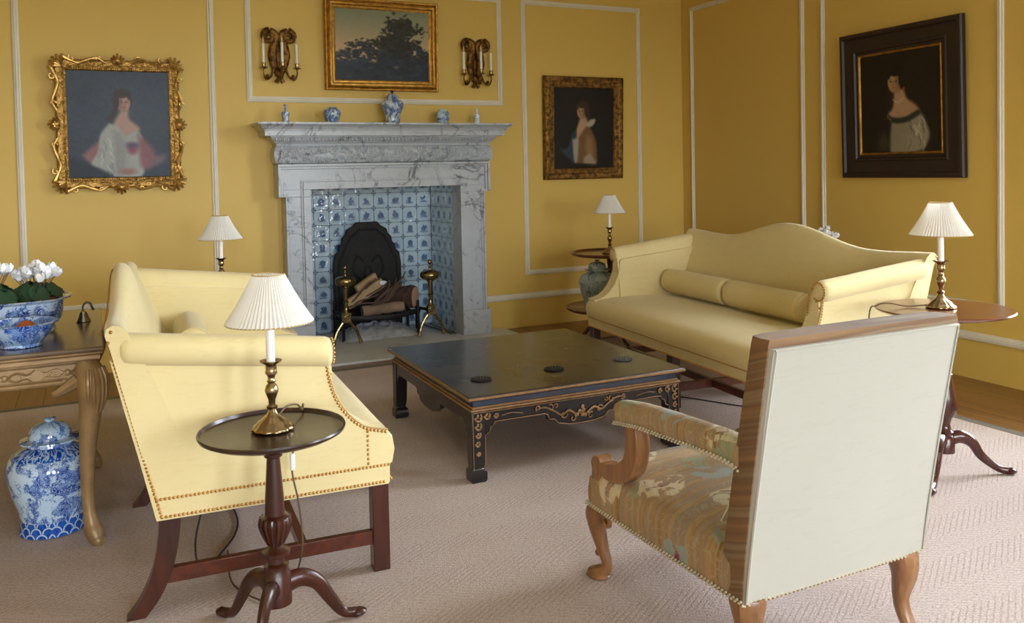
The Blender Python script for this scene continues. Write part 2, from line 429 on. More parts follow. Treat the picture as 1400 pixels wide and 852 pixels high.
MT = dict(
    wall=m_wall(), trim=simple('painted_moulding', S(218, 212, 196), .45, var=.04), ceil=simple('white_plaster', S(232, 228, 218), .8, var=.03),
    marble=m_marble('veined_white_marble', S(188, 194, 203), S(92, 96, 106), 1.0), hearth=m_marble('grey_hearth_marble', S(222, 226, 232), S(160, 165, 172), .5, .45),
    plank=m_wood('oak_floorboard', S(122, 82, 44), S(158, 112, 64), .38, 'y', .6, .25, rnd=True), subfloor=simple('subfloor', S(84, 56, 32), .7),
    rug=m_rug(), rugedge=simple('rug_binding', S(112, 104, 94), .9, bump=.4, bs=300),
    sofa=m_fabric('primrose_silk_upholstery', S(221, 203, 150), S(228, 211, 160), S(211, 190, 131)),
    nail=simple('brass_nailhead', S(196, 148, 84), .3, .95), mahog=m_wood('mahogany', S(46, 19, 11), S(78, 33, 18), .32, 'z', 1, .3),
    mahogx=m_wood('mahogany_rail', S(70, 28, 15), S(104, 46, 24), .3, 'x', 1, .4), mahogtop=m_wood('polished_mahogany_top', S(40, 24, 18), S(64, 38, 26), .3, 'x', .8, .25),
    redtop=m_wood('reddish_mahogany_top', S(98, 48, 26), S(132, 72, 40), .25, 'x', .8, .5), reddark=m_wood('dark_red_mahogany', S(52, 20, 16), S(84, 36, 28), .22, 'z', 1, .5),
    walnut=m_wood('walnut', S(118, 78, 45), S(164, 116, 72), .35, 'z', 1, .3),
    gilt=m_gilt('carved_gilding', S(146, 110, 54), S(204, 166, 96), .36), giltcarve=m_gilt('carved_gilding_fine', S(128, 94, 44), S(184, 144, 78), .4, .9, 70),
    giltpicture=m_gilt('burnished_gold_frame', S(150, 106, 44), S(186, 140, 62), .36), giltdark=m_gilt('aged_gold_frame', S(84, 58, 26), S(150, 112, 56), .45, .8, 110),
    giltwood=simple('faded_giltwood', S(152, 124, 86), .42, .25, var=.22, vs_=14, bump=.25, bs=60),
    consoletop=m_wood('marbled_brown_gilt_top', S(84, 64, 46), S(128, 104, 78), .22, 'x', .7, .5), sconce=m_gilt('old_carved_giltwood', S(70, 46, 20), S(136, 98, 48), .5, .6, 80),
    blackframe=simple('ebonised_frame', S(40, 25, 20), .5, var=.2), lacquer=m_lacquer(), black=simple('black_lacquer', S(24, 22, 24), .2, coat=.4, var=.2),
    bluelac=simple('blue_black_lacquer', S(46, 58, 78), .22, coat=.5), goldline=simple('worn_gold_paint', S(142, 106, 68), .5, .2, var=.25, vs_=40),
    tapestry=m_tapestry(), velvet=m_velvet(), linen=m_fabric('cream_linen', S(168, 165, 153), S(175, 172, 161), S(162, 158, 145), .9),
    gimp=simple('cream_braid', S(196, 186, 160), .9), brass=simple('aged_brass', S(150, 132, 92), .24, 1.0, var=.3, vs_=18), bronze=simple('bronzed_brass', S(168, 146, 112), .26, 1.0, var=.25, vs_=20),
    iron=simple('black_cast_iron', S(34, 31, 32), .55, .5, var=.35, bump=.4, bs=40), soot=simple('sooty_iron', S(30, 27, 27), .7, .2, var=.4, bump=.8, bs=24),
    bark=simple('log_bark', S(70, 48, 38), .9, var=.5, vs_=24, bump=1.0, bs=50), endgrain=simple('cut_log_end', S(186, 146, 118), .8, var=.12, vs_=14), kindling=simple('sawn_kindling', S(176, 146, 108), .8, var=.15),
    twig=simple('dry_twig', S(88, 70, 58), .9, var=.3), ash=simple('wood_ash', S(168, 172, 180), 1, var=.3, vs_=14, bump=.8, bs=40), paper=simple('white_paper', S(220, 224, 236), .8),
    candle=simple('white_candle_tube', S(236, 234, 230), .4, var=.02), shade=m_shade(), gold_thread=simple('shade_edging', S(186, 158, 104), .8),
    terracotta=simple('terracotta', S(176, 94, 68), .8, var=.15), leaf=simple('cyclamen_leaf', S(38, 70, 44), .5, var=.5, vs_=60), petal=simple('white_petal', S(238, 238, 240), .7, var=.03),
    stem=simple('plant_stem', S(120, 96, 72), .7), soil=simple('potting_soil', S(52, 38, 28), 1), silver=simple('polished_silver', S(190, 192, 196), .12, 1.0, var=.1), cord=simple('brown_flex', S(92, 70, 46), .6), cordblack=simple('black_flex', S(28, 26, 26), .6),
    plastic=simple('white_plastic', S(232, 232, 230), .35, var=.02), orange=simple('orange_peel', S(186, 96, 48), .5, bump=.3, bs=200), steel=simple('worn_steel', S(120, 116, 112), .35, .9, var=.3),
    tile=m_tile(), grout=simple('sooty_grout', S(74, 78, 84), .9), coaster=simple('dark_pierced_metal', S(44, 48, 52), .35, .6, var=.4, vs_=90), pane=m_pane(),
    jar=m_porcelain('dragon_jar_glaze', .165, 14, .475, bands=((.315, .352), (.385, .402)), scal=((.004, .062, .024),), seed=3.1, white=S(186, 212, 236), dark=S(16, 62, 152), mid=S(30, 92, 184), fill=1.0),
    jarlid=m_porcelain('jar_lid_glaze', .1, 20, .52, bands=((.045, .075),), seed=8.0, white=S(186, 212, 236), dark=S(16, 62, 152), mid=S(30, 92, 184), fill=1.0),
    vase_big=m_porcelain('mantel_jar_glaze', .1, 14, .47, bands=((.0, .02),), seed=1.3, white=S(190, 204, 216), fill=1.0), vase_round=m_porcelain('round_vase_glaze', .07, 16, .45, seed=5.7, white=S(180, 198, 202), fill=1.0),
    vase_thin=m_porcelain('bottle_vase_glaze', .035, 30, .47, seed=9.9, white=S(190, 204, 216), fill=1.0), jar_far=m_porcelain('grey_blue_jar_glaze', .14, 14, .56, seed=4.4, white=S(148, 166, 172), dark=S(30, 44, 74), mid=S(62, 80, 112)),
    bowl=m_porcelain('blue_bowl_glaze', .13, 10, .44, bands=((.0, .006),), seed=2.2, fill=1.0, white=S(176, 206, 240), mid=S(66, 120, 208), dark=S(24, 70, 178)),
    basin=m_porcelain('blue_basin_glaze', .3, 9, .47, seed=6.1, fill=1.0, white=S(190, 210, 236), mid=S(70, 120, 200)),
)
# ------------------------------------------------------------------ room shell
struct('floor', box(ROOM_L, 5.6, ROOM_F, YW+.1, -.12, -.021), MT['subfloor'])
flo = bpy.data.objects['floor']
pl = {}
for ln in (1.9, 2.6, 3.1):
    pl[ln] = mesh('plank', box(-.078, .078, -ln/2+.0015, ln/2-.0015, -.02, 0), MT['plank'])
k = 0
x = ROOM_L+.08
while x < 5.45:
    y = ROOM_F+[0, -.7, -1.4][k % 3]; j = 0
    while y < YW+.05:
        ln = [1.9, 2.6, 3.1][(k*2+j) % 3]; y1 = y+ln
        o = ob('plank', pl[ln], None, flo); o.location = (x, (y+y1)/2, 0)
        y = y1; j += 1
    x += .158; k += 1
struct('ceiling', box(ROOM_L, 5.6, ROOM_F, YW+.1, ROOM_H, ROOM_H+.1), MT['ceil'])
# back wall with the chimney opening
OX0, OX1, OZ = 1.50, 2.93, 1.38
struct('wall_back', join(box(ROOM_L, OX0, YW, YW+.12, 0, ROOM_H), box(OX1, 5.6, YW, YW+.12, 0, ROOM_H), box(OX0, OX1, YW, YW+.12, OZ, ROOM_H)), MT['wall'], smooth=False)
struct('wall_left', box(ROOM_L-.12, ROOM_L, ROOM_F, YW+.12, 0, ROOM_H), MT['wall'], smooth=False)
def rbox(s0, s1, o0, o1, z0, z1):      # box laid along the right wall
    v, f = box(0, 1, 0, 1, 0, 1)
    return np.array([RW(s0+(s1-s0)*a, z0+(z1-z0)*c, o0+(o1-o0)*b) for a, b, c in v]), f
parts = []; cur = 0.0
for s0, s1 in WIN_R:
    parts += [rbox(cur, s0, -.3, 0, 0, ROOM_H), rbox(s0, s1, -.3, 0, 0, WZ0), rbox(s0, s1, -.3, 0, WZ1, ROOM_H)]; cur = s1
parts.append(rbox(cur, 13.2, -.3, 0, 0, ROOM_H))
struct('wall_right', join(*parts), MT['wall'], smooth=False)
parts = []; cur = ROOM_L-.12
for x0, x1 in WIN_F:
    parts += [box(cur, x0, ROOM_F-.3, ROOM_F, 0, ROOM_H), box(x0, x1, ROOM_F-.3, ROOM_F, 0, WZ0), box(x0, x1, ROOM_F-.3, ROOM_F, WZ1, ROOM_H)]; cur = x1
parts.append(box(cur, 5.3, ROOM_F-.3, ROOM_F, 0, ROOM_H))
struct('wall_front', join(*parts), MT['wall'], smooth=False)
# sash windows (three panes wide, six high)
def window(name, P, w_, h_):           # P(a, z, off): a along, off outward
    def b(a0, a1, z0, z1, o0, o1):
        v, f = box(0, 1, 0, 1, 0, 1)
        return np.array([P(a0+(a1-a0)*p, z0+(z1-z0)*r, o0+(o1-o0)*q) for p, q, r in v]), f
    fr = [b(0, .07, 0, h_, .10, .2), b(w_-.07, w_, 0, h_, .10, .2), b(0, w_, 0, .08, .10, .2), b(0, w_, h_-.08, h_, .10, .2), b(0, w_, h_/2-.03, h_/2+.03, .1, .2)]
    for i in (1, 2): fr.append(b(w_*i/3-.012, w_*i/3+.012, 0, h_, .13, .17))
    for i in (1, 2, 4, 5): fr.append(b(0, w_, h_*i/6-.012, h_*i/6+.012, .13, .17))
    wn = struct(name, join(*fr), MT['trim'], smooth=False)
    for i in range(3):
        for j in range(6): ob('pane', b(w_*i/3+.012, w_*(i+1)/3-.012, h_*j/6+.012, h_*(j+1)/6-.012, .148, .152), MT['pane'], wn, smooth=False)
    ob('window_sill', b(-.05, w_+.05, -.03, .0, -.06, .1), MT['trim'], wn, bev=.005)
n = 1
for s0, s1 in WIN_R:
    window('window_%d' % n, lambda a, z, o, s0=s0: RW(s0+a, WZ0+z, -o), s1-s0, WZ1-WZ0); n += 1
for x0, x1 in WIN_F:
    window('window_%d' % n, lambda a, z, o, x0=x0: (x0+a, ROOM_F-o, WZ0+z), x1-x0, WZ1-WZ0); n += 1
# panel mouldings: each rectangle a trim of four lengths
TN = [1]
def panel(P, a0, a1, z0, z1, wd=.044, dp=.020):
    cx_, cz_ = (a0+a1)/2, (z0+z1)/2
    prof = [(0, 0), (0, .008), (.006, .013), (.012, .013), (.016, dp), (.029, dp), (.034, .012), (wd, .010), (wd, 0)]
    g = mframe(a1-a0, z1-z0, prof)
    v = np.array([P(cx_+a, cz_+z, -y) for a, y, z in g[0]])
    struct('trim_%d' % TN[0], (v, g[1]), MT['trim'], angle=20); TN[0] += 1
PB = lambda a, z, o: (a, YW-o, z)
PR = lambda a, z, o: RW(a, z, o)
panel(PB, -.475, .887, .478, 3.0)
panel(PB, -2.2, -.72, .478, 3.0)
panel(PB, 1.122, 3.360, 2.03, 3.0)
panel(PB, 3.558, 4.862, .478, 3.0)
panel(PR, .155, 1.738, .478, 3.01)
panel(PR, 1.922, 3.512, .478, 3.01)

# low dado: skirting boards covered in the wall silk with a white capping
def dado(name, P, a0, a1):
    def b(z0, z1, o1):
        v, f = box(0, 1, 0, 1, 0, 1)
        return np.array([P(a0+(a1-a0)*p, z0+(z1-z0)*r, o1*q) for p, q, r in v]), f
    o = struct(name, join(b(.262, .315, .022), b(.275, .303, .030)), MT['trim'], bev=.004)
    return o
dado('baseboard_back', PB, 3.09, 5.345)
dado('baseboard_left', PB, ROOM_L+.01, 1.36)
dado('baseboard_right', PR, .03, 4.3)

# ------------------------------------------------------------------ fireplace
fp = thing('fireplace', 'grey-white veined marble fireplace with carved leaf frieze and tiled opening', 'fireplace', (0, 0, 0))
FY = 6.88                                        # front plane of the marble jambs
JX = (1.366, 1.566, 2.858, 3.086)                # jamb outer / inner edges
HZ = .02
def arch(x0, x1, z0, z1, y0, y1): return box(x0, x1, y0, y1, z0, z1)
# hearth
ob('hearth_slab', box(1.12, 3.31, 6.34, 7.03, 0.0, HZ), MT['hearth'], fp, bev=.004)
ob('hearth_floor', box(1.50, 2.93, 7.032, 7.70, 0.0, HZ-.002), MT['hearth'], fp)
# jambs with raised inner and outer fillets
for side in (0, 1):
    xo, xi = (JX[0], JX[1]) if side == 0 else (JX[3], JX[2])
    a, b_ = min(xo, xi), max(xo, xi); s_ = 1 if side == 0 else -1
    g = [box(a, b_, FY, YW+.02, HZ, 1.268)]
    def strip(d0, d1, pr):
        p, q = xo+s_*d0, xo+s_*d1
        return box(min(p, q), max(p, q), FY-pr, FY+.01, .235, 1.268)
    g += [strip(0, .018, .022), strip(.018, .034, .012), strip(.125, .140, .010), strip(.140, .2 if side == 0 else .228, .018)]
    ob('jamb', join(*g), MT['marble'], fp, bev=.004)
    p, q = xo-s_*.03, xi+s_*.005
    ob('plinth', box(min(p, q), max(p, q), FY-.035, YW-.001, HZ, .236), MT['marble'], fp, bev=.004)
# eared architrave
g = [box(1.31, 3.136, FY, YW+.02, 1.325, 1.53), box(1.31, 1.566, FY, YW-.001, 1.268, 1.325), box(2.858, 3.136, FY, YW-.001, 1.268, 1.325)]
for d, w1, pr in ((0, .022, .034), (.022, .042, .020)):
    g += [box(1.31+d, 3.136-d, FY-pr, FY+.01, 1.53-w1-(0 if d == 0 else 0), 1.53-d),
          box(1.31+d, 1.31+w1, FY-pr, FY+.01, 1.268+d, 1.53-w1), box(3.136-w1, 3.136-d, FY-pr, FY+.01, 1.268+d, 1.53-w1)]
g += [box(1.31+.022, 1.366+.034, FY-.022, FY+.01, 1.268, 1.29), box(3.086-.034, 3.136-.022, FY-.022, FY+.01, 1.268, 1.29)]
g += [box(1.491, 2.946, FY-.010, FY+.01, 1.385, 1.40), box(1.506, 2.930, FY-.018, FY+.01, 1.325, 1.385), box(1.506, 1.566, FY-.018, FY+.01, 1.268, 1.325), box(2.858, 2.93, FY-.018, FY+.01, 1.268, 1.325),
      box(1.491, 1.506, FY-.010, FY+.01, 1.268, 1.385), box(2.93, 2.946, FY-.010, FY+.01, 1.268, 1.385)]
ob('architrave', join(*g), MT['marble'], fp, bev=.003)
# pulvinated leaf frieze: bulging section with carved leaf relief
NXF, NZF = 600, 36
rng = np.random.RandomState(3)
lx = np.linspace(1.322, 3.124, NXF); th = np.linspace(-PI/2, PI/2, NZF)
A, Bq = np.meshgrid(np.arange(NXF), np.arange(NZF), indexing='ij')
rel = np.zeros((NXF, NZF))
XX = lx[:, None]*np.ones((1, NZF)); ZZ = (np.sin(th)*.068)[None, :]*np.ones((NXF, 1))
for c in range(230):
    px_, pz = rng.uniform(1.32, 3.13), rng.uniform(-.066, .066); an = rng.uniform(-.9, .9)+(PI if rng.rand() < .5 else 0)
    u = (XX-px_)*math.cos(an)+(ZZ-pz)*math.sin(an); v_ = -(XX-px_)*math.sin(an)+(ZZ-pz)*math.cos(an)
    d = (u/.040)**2+(v_/.0165)**2
    rel = np.maximum(rel, np.where(d < 1, (1-d)*.036*rng.uniform(.55, 1)*(1-.45*np.exp(-(v_/.003)**2))*(.75+.25*np.cos(u*330)), 0))
secs = []
for i in range(NXF):
    s = []
    for j in range(NZF):
        bul = .006+.030*math.cos(th[j])+rel[i, j]
        s.append((lx[i], FY-bul, 1.602+.069*math.sin(th[j])))
    s += [(lx[i], YW-.001, 1.671), (lx[i], YW-.001, 1.533)]
    secs.append(s)
ob('carved_frieze', loft(secs), MT['marble'], fp, angle=60)
# end blocks of the frieze swell sideways too
def shelf_sec(profile, xl, xr, back=YW-.001):
    """profile: (projection outwards, z); returns returns-on-the-ends moulding"""
    secs = []
    for pr, z in profile:
        secs.append([(xl-pr, back, z), (xl-pr, FY-pr, z), (xr+pr, FY-pr, z), (xr+pr, back, z)])
    return loft(secs)
ob('frieze_end', join(*[shelf_sec([(-.012+.0, 1.533)]+[(.012+.024*math.cos(t_), 1.602+.068*math.sin(t_)) for t_ in np.linspace(-1.4, 1.4, 9)]+[(-.012, 1.671)], 1.322, 3.124)]), MT['marble'], fp)
ob('bed_moulding', shelf_sec([(0, 1.668), (.012, 1.672), (.016, 1.69), (.03, 1.70), (.034, 1.71), (.066, 1.742), (.066, 1.748), (0, 1.75)], 1.322, 3.124), MT['marble'], fp, angle=30)
egg = ball((0, 0, 0), .011, 6, 4, (1, .9, 1.35))
eg = []
nE = 62
for k in range(nE):
    xx = 1.285+(3.16-1.285)*(k+.5)/nE
    eg.append(mv(egg, xx, FY-.055, 1.722))
    eg.append(mv(box(-.002, .002, -.006, .006, -.016, .014), xx+.5*(3.16-1.285)/nE, FY-.055, 1.724))
eo = ob('egg_and_dart', join(*eg), MT['marble'], fp); eo['kind'] = 'stuff'
ob('mantel_shelf', shelf_sec([(.085, 1.748), (.118, 1.75), (.118, 1.788), (.126, 1.79), (.126, 1.797), (.132, 1.80), (.138, 1.812), (.152, 1.826), (.170, 1.836), (.174, 1.838), (.174, 1.853)], 1.322, 3.124), MT['marble'], fp, angle=30)
# firebox: brick shell and the tiles
FBY, FX0, FX1, FZ1 = 7.62, 1.56, 2.862, 1.42
fb = ob('firebox', join(box(FX0-.08, FX1+.08, FBY+.014, FBY+.1, 0, FZ1+.05), box(FX0-.08, FX0-.014, FY+.16, FBY+.02, 0, FZ1+.05), box(FX1+.014, FX1+.08, FY+.16, FBY+.02, 0, FZ1+.05), box(FX0-.08, FX1+.08, YW+.125, FBY+.1, FZ1, FZ1+.05)), MT['grout'], fp, smooth=False)
TS = .138
tv, tf = [], []
nt_ = 4
def tile_mesh(dx):
    h = TS/2-.0022
    g_ = join(box(-h, h, 0, .012, -h, h))
    return mesh('tile', g_, MT['tile'])
tme = tile_mesh(0)
rt = random.Random(5)
def put_tile(x_, y_, z_, rz):
    o = ob('tile', tme, None, fb); o.location = (x_, y_, z_)
    o.rotation_euler = (rt.uniform(-.012, .012), 0, rz+rt.uniform(-.012, .012))
nr = 10
for r in range(nr):
    z_ = HZ+TS*(r+.5)
    for c in range(9):
        put_tile(FX1-.001-TS*(c+.5), FBY, z_, 0)
    for c in range(5):
        put_tile(FX1, FBY-.004-TS*(c+.5), z_, -PI/2)
        put_tile(FX0, FBY-.004-TS*(c+.5), z_, PI/2)
# ------------------------------------------------------------------ things on the hearth
def fireback():
    o = thing('fireback', 'arched black cast iron fireback with faint relief standing at the rear of the hearth', 'fireback', (2.215, 7.53, HZ))
    pts = [(-.315, 0), (.315, 0), (.315, .60), (.300, .70), (.262, .735), (.262, .775), (.235, .80), (.23, .845), (.195, .88), (.185, .92), (.13, .95), (.10, .985), (-.10, .985), (-.13, .95), (-.185, .92), (-.195, .88), (-.23, .845), (-.235, .80), (-.262, .775), (-.262, .735), (-.300, .70), (-.315, .60)]
    ob('plate', prism(pts, 0, .035), MT['soot'], o, bev=.006)
    inner = [(x*.86, .05+z*.88) for x, z in pts]
    rim = tube([(x, -.004, z) for x, z in inner], .009, 6, closed=True)
    sw = []
    for s in (-1, 1):
        sw.append(tube(bez([(0, -.003, .30), (s*.06, -.006, .45), (s*.14, -.006, .55), (s*.10, -.004, .68), (s*.03, -.003, .62)]), [.016, .010, .006], 6))
        sw.append(tube(spiral((s*.13, .42), .06, .012, 0 if s > 0 else PI, s*5+(0 if s > 0 else PI), y=-.003), .007, 5))
    sw.append(ball((0, 0, .52), .05, 10, 6, (.8, .3, 1.5)))
    ob('relief', join(rim, *sw), MT['soot'], o)
fireback()
def grate():
    o = thing('fire_basket', 'black iron fire basket holding logs and kindling between the brass andirons', 'fire grate', (2.21, 7.28, HZ))
    for x in (-.335, .335):
        for y in (-.13, .15): ob('leg', tube([(x, y, 0), (x, y, .30)], .014, 6), MT['iron'], o)
    ob('front_bar', tube(bez([(-.36, -.10, .205), (-.2, -.16, .19), (0, -.185, .185), (.2, -.16, .19), (.36, -.10, .205)]), .015, 6, flat=1.6), MT['iron'], o)
    ob('rear_bar', tube([(-.35, .16, .22), (.35, .16, .22)], .012, 6), MT['iron'], o)
    for k in range(9):
        x = -.30+.075*k; f = -.185+.085*(abs(x)/.36)**2
        ob('bar', tube([(x, f, .195), (x, .16, .215)], .009, 5), MT['iron'], o)
    for x in (-.335, .335): ob('side_bar', tube([(x, -.13, .23), (x, .16, .23)], .011, 5), MT['iron'], o)
grate()
def andiron(loc, label):
    o = thing('andiron', label, 'andiron', loc, 0, 'pair of brass andirons')
    for s in (-1, 1):
        ob('leg', tube(bez([(s*.012, 0, .205), (s*.045, -.004, .165), (s*.085, -.008, .105), (s*.105, -.012, .05), (s*.118, -.02, .006)]), [.016, .013, .012, .012, .018], 8), MT['brass'], o)
    ob('pierced_block', join(box(-.034, .034, -.028, .02, .185, .265), tube(spiral((0, .225), .022, .022, 0, 2*PI, 16, y=-.029), .006, 6), ball((0, -.028, .225), .01), *[ball((sx_*.028, -.03, .225+sz_*.032), .009) for sx_ in (-1, 1) for sz_ in (-1, 1)]), MT['brass'], o, bev=.003)
    ob('shaft', lathe([(.020, .262), (.030, .268), (.022, .278), (.019, .30), (.017, .34), (.024, .352), (.024, .358), (.016, .366), (.019, .42), (.022, .47), (.034, .478), (.034, .486), (.016, .492)], 18), MT['brass'], o)
    ob('flattened_ball', lathe([(.014, .482), (.05, .488), (.078, .505), (.086, .522), (.086, .538), (.078, .556), (.05, .570), (.016, .575)], 28), MT['brass'], o)
    ob('finial', lathe([(.014, .570), (.010, .585), (.014, .60), (.010, .608), (.007, .622), (.016, .632), (.019, .643), (.015, .655), (.004, .665), (.0005, .667)], 14), MT['brass'], o)
    ob('log_rest', tube([(0, .01, .21), (0, .10, .215), (0, .30, .2), (0, .36, .16), (0, .37, 0.004)], .014, 6), MT['iron'], o)
andiron((1.87, 7.03, HZ), 'brass andiron with flattened ball, standing in front of the kindling battens')
andiron((2.62, 7.03, HZ), 'brass andiron with flattened ball, standing in front of the big sawn log')
def stick(name, a, b, r, mat, label, cat, n=8, rough=.0, group=None, parts=None):
    a, b = np.array(a, float), np.array(b, float)
    rs = np.random.RandomState(int(abs(a[0]*1000+b[2]*777)) % 9999)
    path = [a+(b-a)*t for t in np.linspace(0, 1, 9)]
    path = [p+rs.normal(0, rough, 3) for p in path]
    o = ob(name, tube(path, r*(1+rs.normal(0, .06, 9)), n), mat)
    return tag(o, label, cat, group)
lg = stick('log', (2.255, 7.36, .372), (2.51, 7.13, .352), .092, MT['bark'], 'thick sawn log with pale cut end in the fire basket', 'log', 16, .002)
d = Vector((2.51-2.255, 7.13-7.36, .352-.372)).normalized()
ce = lathe([(.0005, .004), (.05, .005), (.086, .003), (.090, -.004), (.0005, -.006)], 20)
q = d.to_track_quat('Z', 'Y').to_matrix().to_4x4()
oc = ob('cut_end', xf(ce, T(2.51, 7.13, .352) @ q), MT['endgrain'], lg); oc['label'] = 'pale sawn end of the log'
stick('log', (2.04, 7.15, .262), (2.40, 7.13, .285), .044, simple('pale_bark', S(134, 112, 96), .9, var=.3, bump=.6), 'small pale log lying along the front bar of the fire basket', 'log', 10, .003)
def batten(a, b, w_, h_, label):
    a, b = Vector(a), Vector(b); L_ = (b-a).length
    q = (b-a).to_track_quat('X', 'Z').to_matrix().to_4x4()
    tag(ob('kindling_batten', xf(box(0, L_, -w_/2, w_/2, -h_/2, h_), T(*a) @ q), MT['kindling'], bev=.002), label, 'kindling')
batten((1.925, 7.17, .315), (2.265, 7.26, .475), .035, .055, 'longer sawn kindling batten leaning on the pile of twigs')
batten((2.03, 7.24, .425), (2.22, 7.30, .525), .04, .05, 'short sawn kindling batten resting above the longer one')
tag(ob('paper_scrap', ball((2.255, 7.22, .485), .03, 7, 5, (1.3, .6, .7)), MT['paper'], smooth=False), 'crumpled white paper scrap on the kindling', 'paper')
rs = np.random.RandomState(11)
for k in range(12):
    x0 = 1.9+.55*rs.rand(); an = rs.uniform(.1, 1.1)*(1 if rs.rand() < .75 else -1); L_ = rs.uniform(.22, .42)
    y0 = 7.13+.07*rs.rand()
    a = np.array([x0-.5*L_*math.cos(an), y0, .30+.02*rs.rand()]); 
    a[0] = min(max(a[0], 1.92), 2.3); b = a+np.array([abs(L_*math.cos(an)), .03*rs.randn(), .02+abs(L_*math.sin(an))*.75])
    pts = bez([a, (a*2+b)/3+rs.normal(0, .015, 3), (a+b*2)/3+rs.normal(0, .015, 3), b], 4)
    tag(ob('twig', tube(pts, [.009, .008, .005], 5), MT['twig']), 'thin dry twig among the kindling in the fire basket', 'twig', 'twigs in the fire basket')
# ash heap
gv = []
NA = 26
for i in range(NA):
    row = []
    for j in range(NA):
        u, v = i/(NA-1)*2-1, j/(NA-1)*2-1
        hgt = max(0, 1-u*u)*max(0, 1-v*v)
        row.append((2.21+u*.34, 7.30+v*.21, HZ+.0005+.105*hgt**.6+.012*rs.randn()*hgt))
    gv.append(row)
o = ob('ash', loft(gv, closed=False, cap=False), MT['ash']); o['kind'] = 'stuff'; o['label'] = 'pale grey wood ash heaped under the fire basket'; o['category'] = 'ash'
for k, (x0, x1) in enumerate(((2.78, 2.72), (2.82, 2.785))):
    g = join(tube([(x0, 6.97, HZ+.012), (x1, 7.48, HZ+.012)], .007, 6), ball((x0, 6.96, HZ+.014), .014), ball((x1, 7.48, HZ+.014), .013, 8, 6, (1.6, 1, .6)))
    tag(ob('fire_iron', g, MT['steel']), ['long steel fire iron lying nearer the andiron on the hearth', 'long steel fire iron lying against the tiled cheek of the hearth'][k], 'fire iron')
# ------------------------------------------------------------------ mantel vases
SH = 1.853
def vase_big():
    o = thing('lidded_jar', 'blue and white lidded baluster jar at the centre of the mantel shelf', 'jar', (2.265, 6.87, SH))
    ob('body', lathe([(.058, 0), (.062, .006), (.060, .02), (.058, .05), (.072, .09), (.088, .125), (.095, .15), (.090, .175), (.070, .192), (.050, .198), (.047, .205), (.050, .21), (.001, .208)], 36), MT['vase_big'], o)
    l_ = ob('lid', lathe([(.053, .209), (.056, .213), (.050, .222), (.042, .235), (.026, .246), (.012, .25), (.001, .251)], 30), MT['vase_big'], o)
    ob('knob', lathe([(.007, .248), (.008, .255), (.014, .263), (.014, .27), (.006, .279), (.0005, .281)], 12), simple('cobalt_knob', S(22, 26, 60), .15), l_)
vase_big()
tag(ob('round_vase', lathe([(.042, 0), (.046, .004), (.056, .03), (.067, .06), (.072, .082), (.066, .105), (.045, .118), (.038, .122), (.042, .128), (.032, .128), (.030, .118), (.001, .11)], 32), MT['vase_round'], m=T(1.755, 6.87, SH)), 'plump blue and white vase with speckled pattern all over', 'vase')
tag(ob('round_vase', lathe([(.040, 0), (.044, .004), (.050, .02), (.062, .06), (.062, .085), (.050, .105), (.038, .112), (.036, .118), (.040, .123), (.030, .123), (.030, .112), (.001, .10)], 32), m_porcelain('banded_vase_glaze', .06, 18, .47, bands=((.03, .05),), seed=7.7, white=S(186, 208, 216)), m=T(2.71, 6.87, SH)), 'plump blue and white vase with dark blue band near its base', 'vase')
bp = [(.028, 0), (.030, .004), (.027, .02), (.026, .05), (.034, .075), (.030, .088), (.014, .094), (.011, .11), (.011, .138), (.018, .146), (.012, .146), (.001, .13)]
tag(ob('bottle_vase', lathe(bp, 20), MT['vase_thin'], m=T(1.385, 6.87, SH)), 'slim bottle vase thickly painted in blue, next to the plump speckled vase', 'vase')
tag(ob('bottle_vase', lathe([(r*.92, z*.95) for r, z in bp], 20), m_porcelain('bottle_vase_glaze_white', .035, 26, .57, seed=14.2, line=.018), m=T(3.03, 6.87, SH)), 'slim white bottle vase with sparse blue sprigs, next to the dark-banded vase', 'vase')
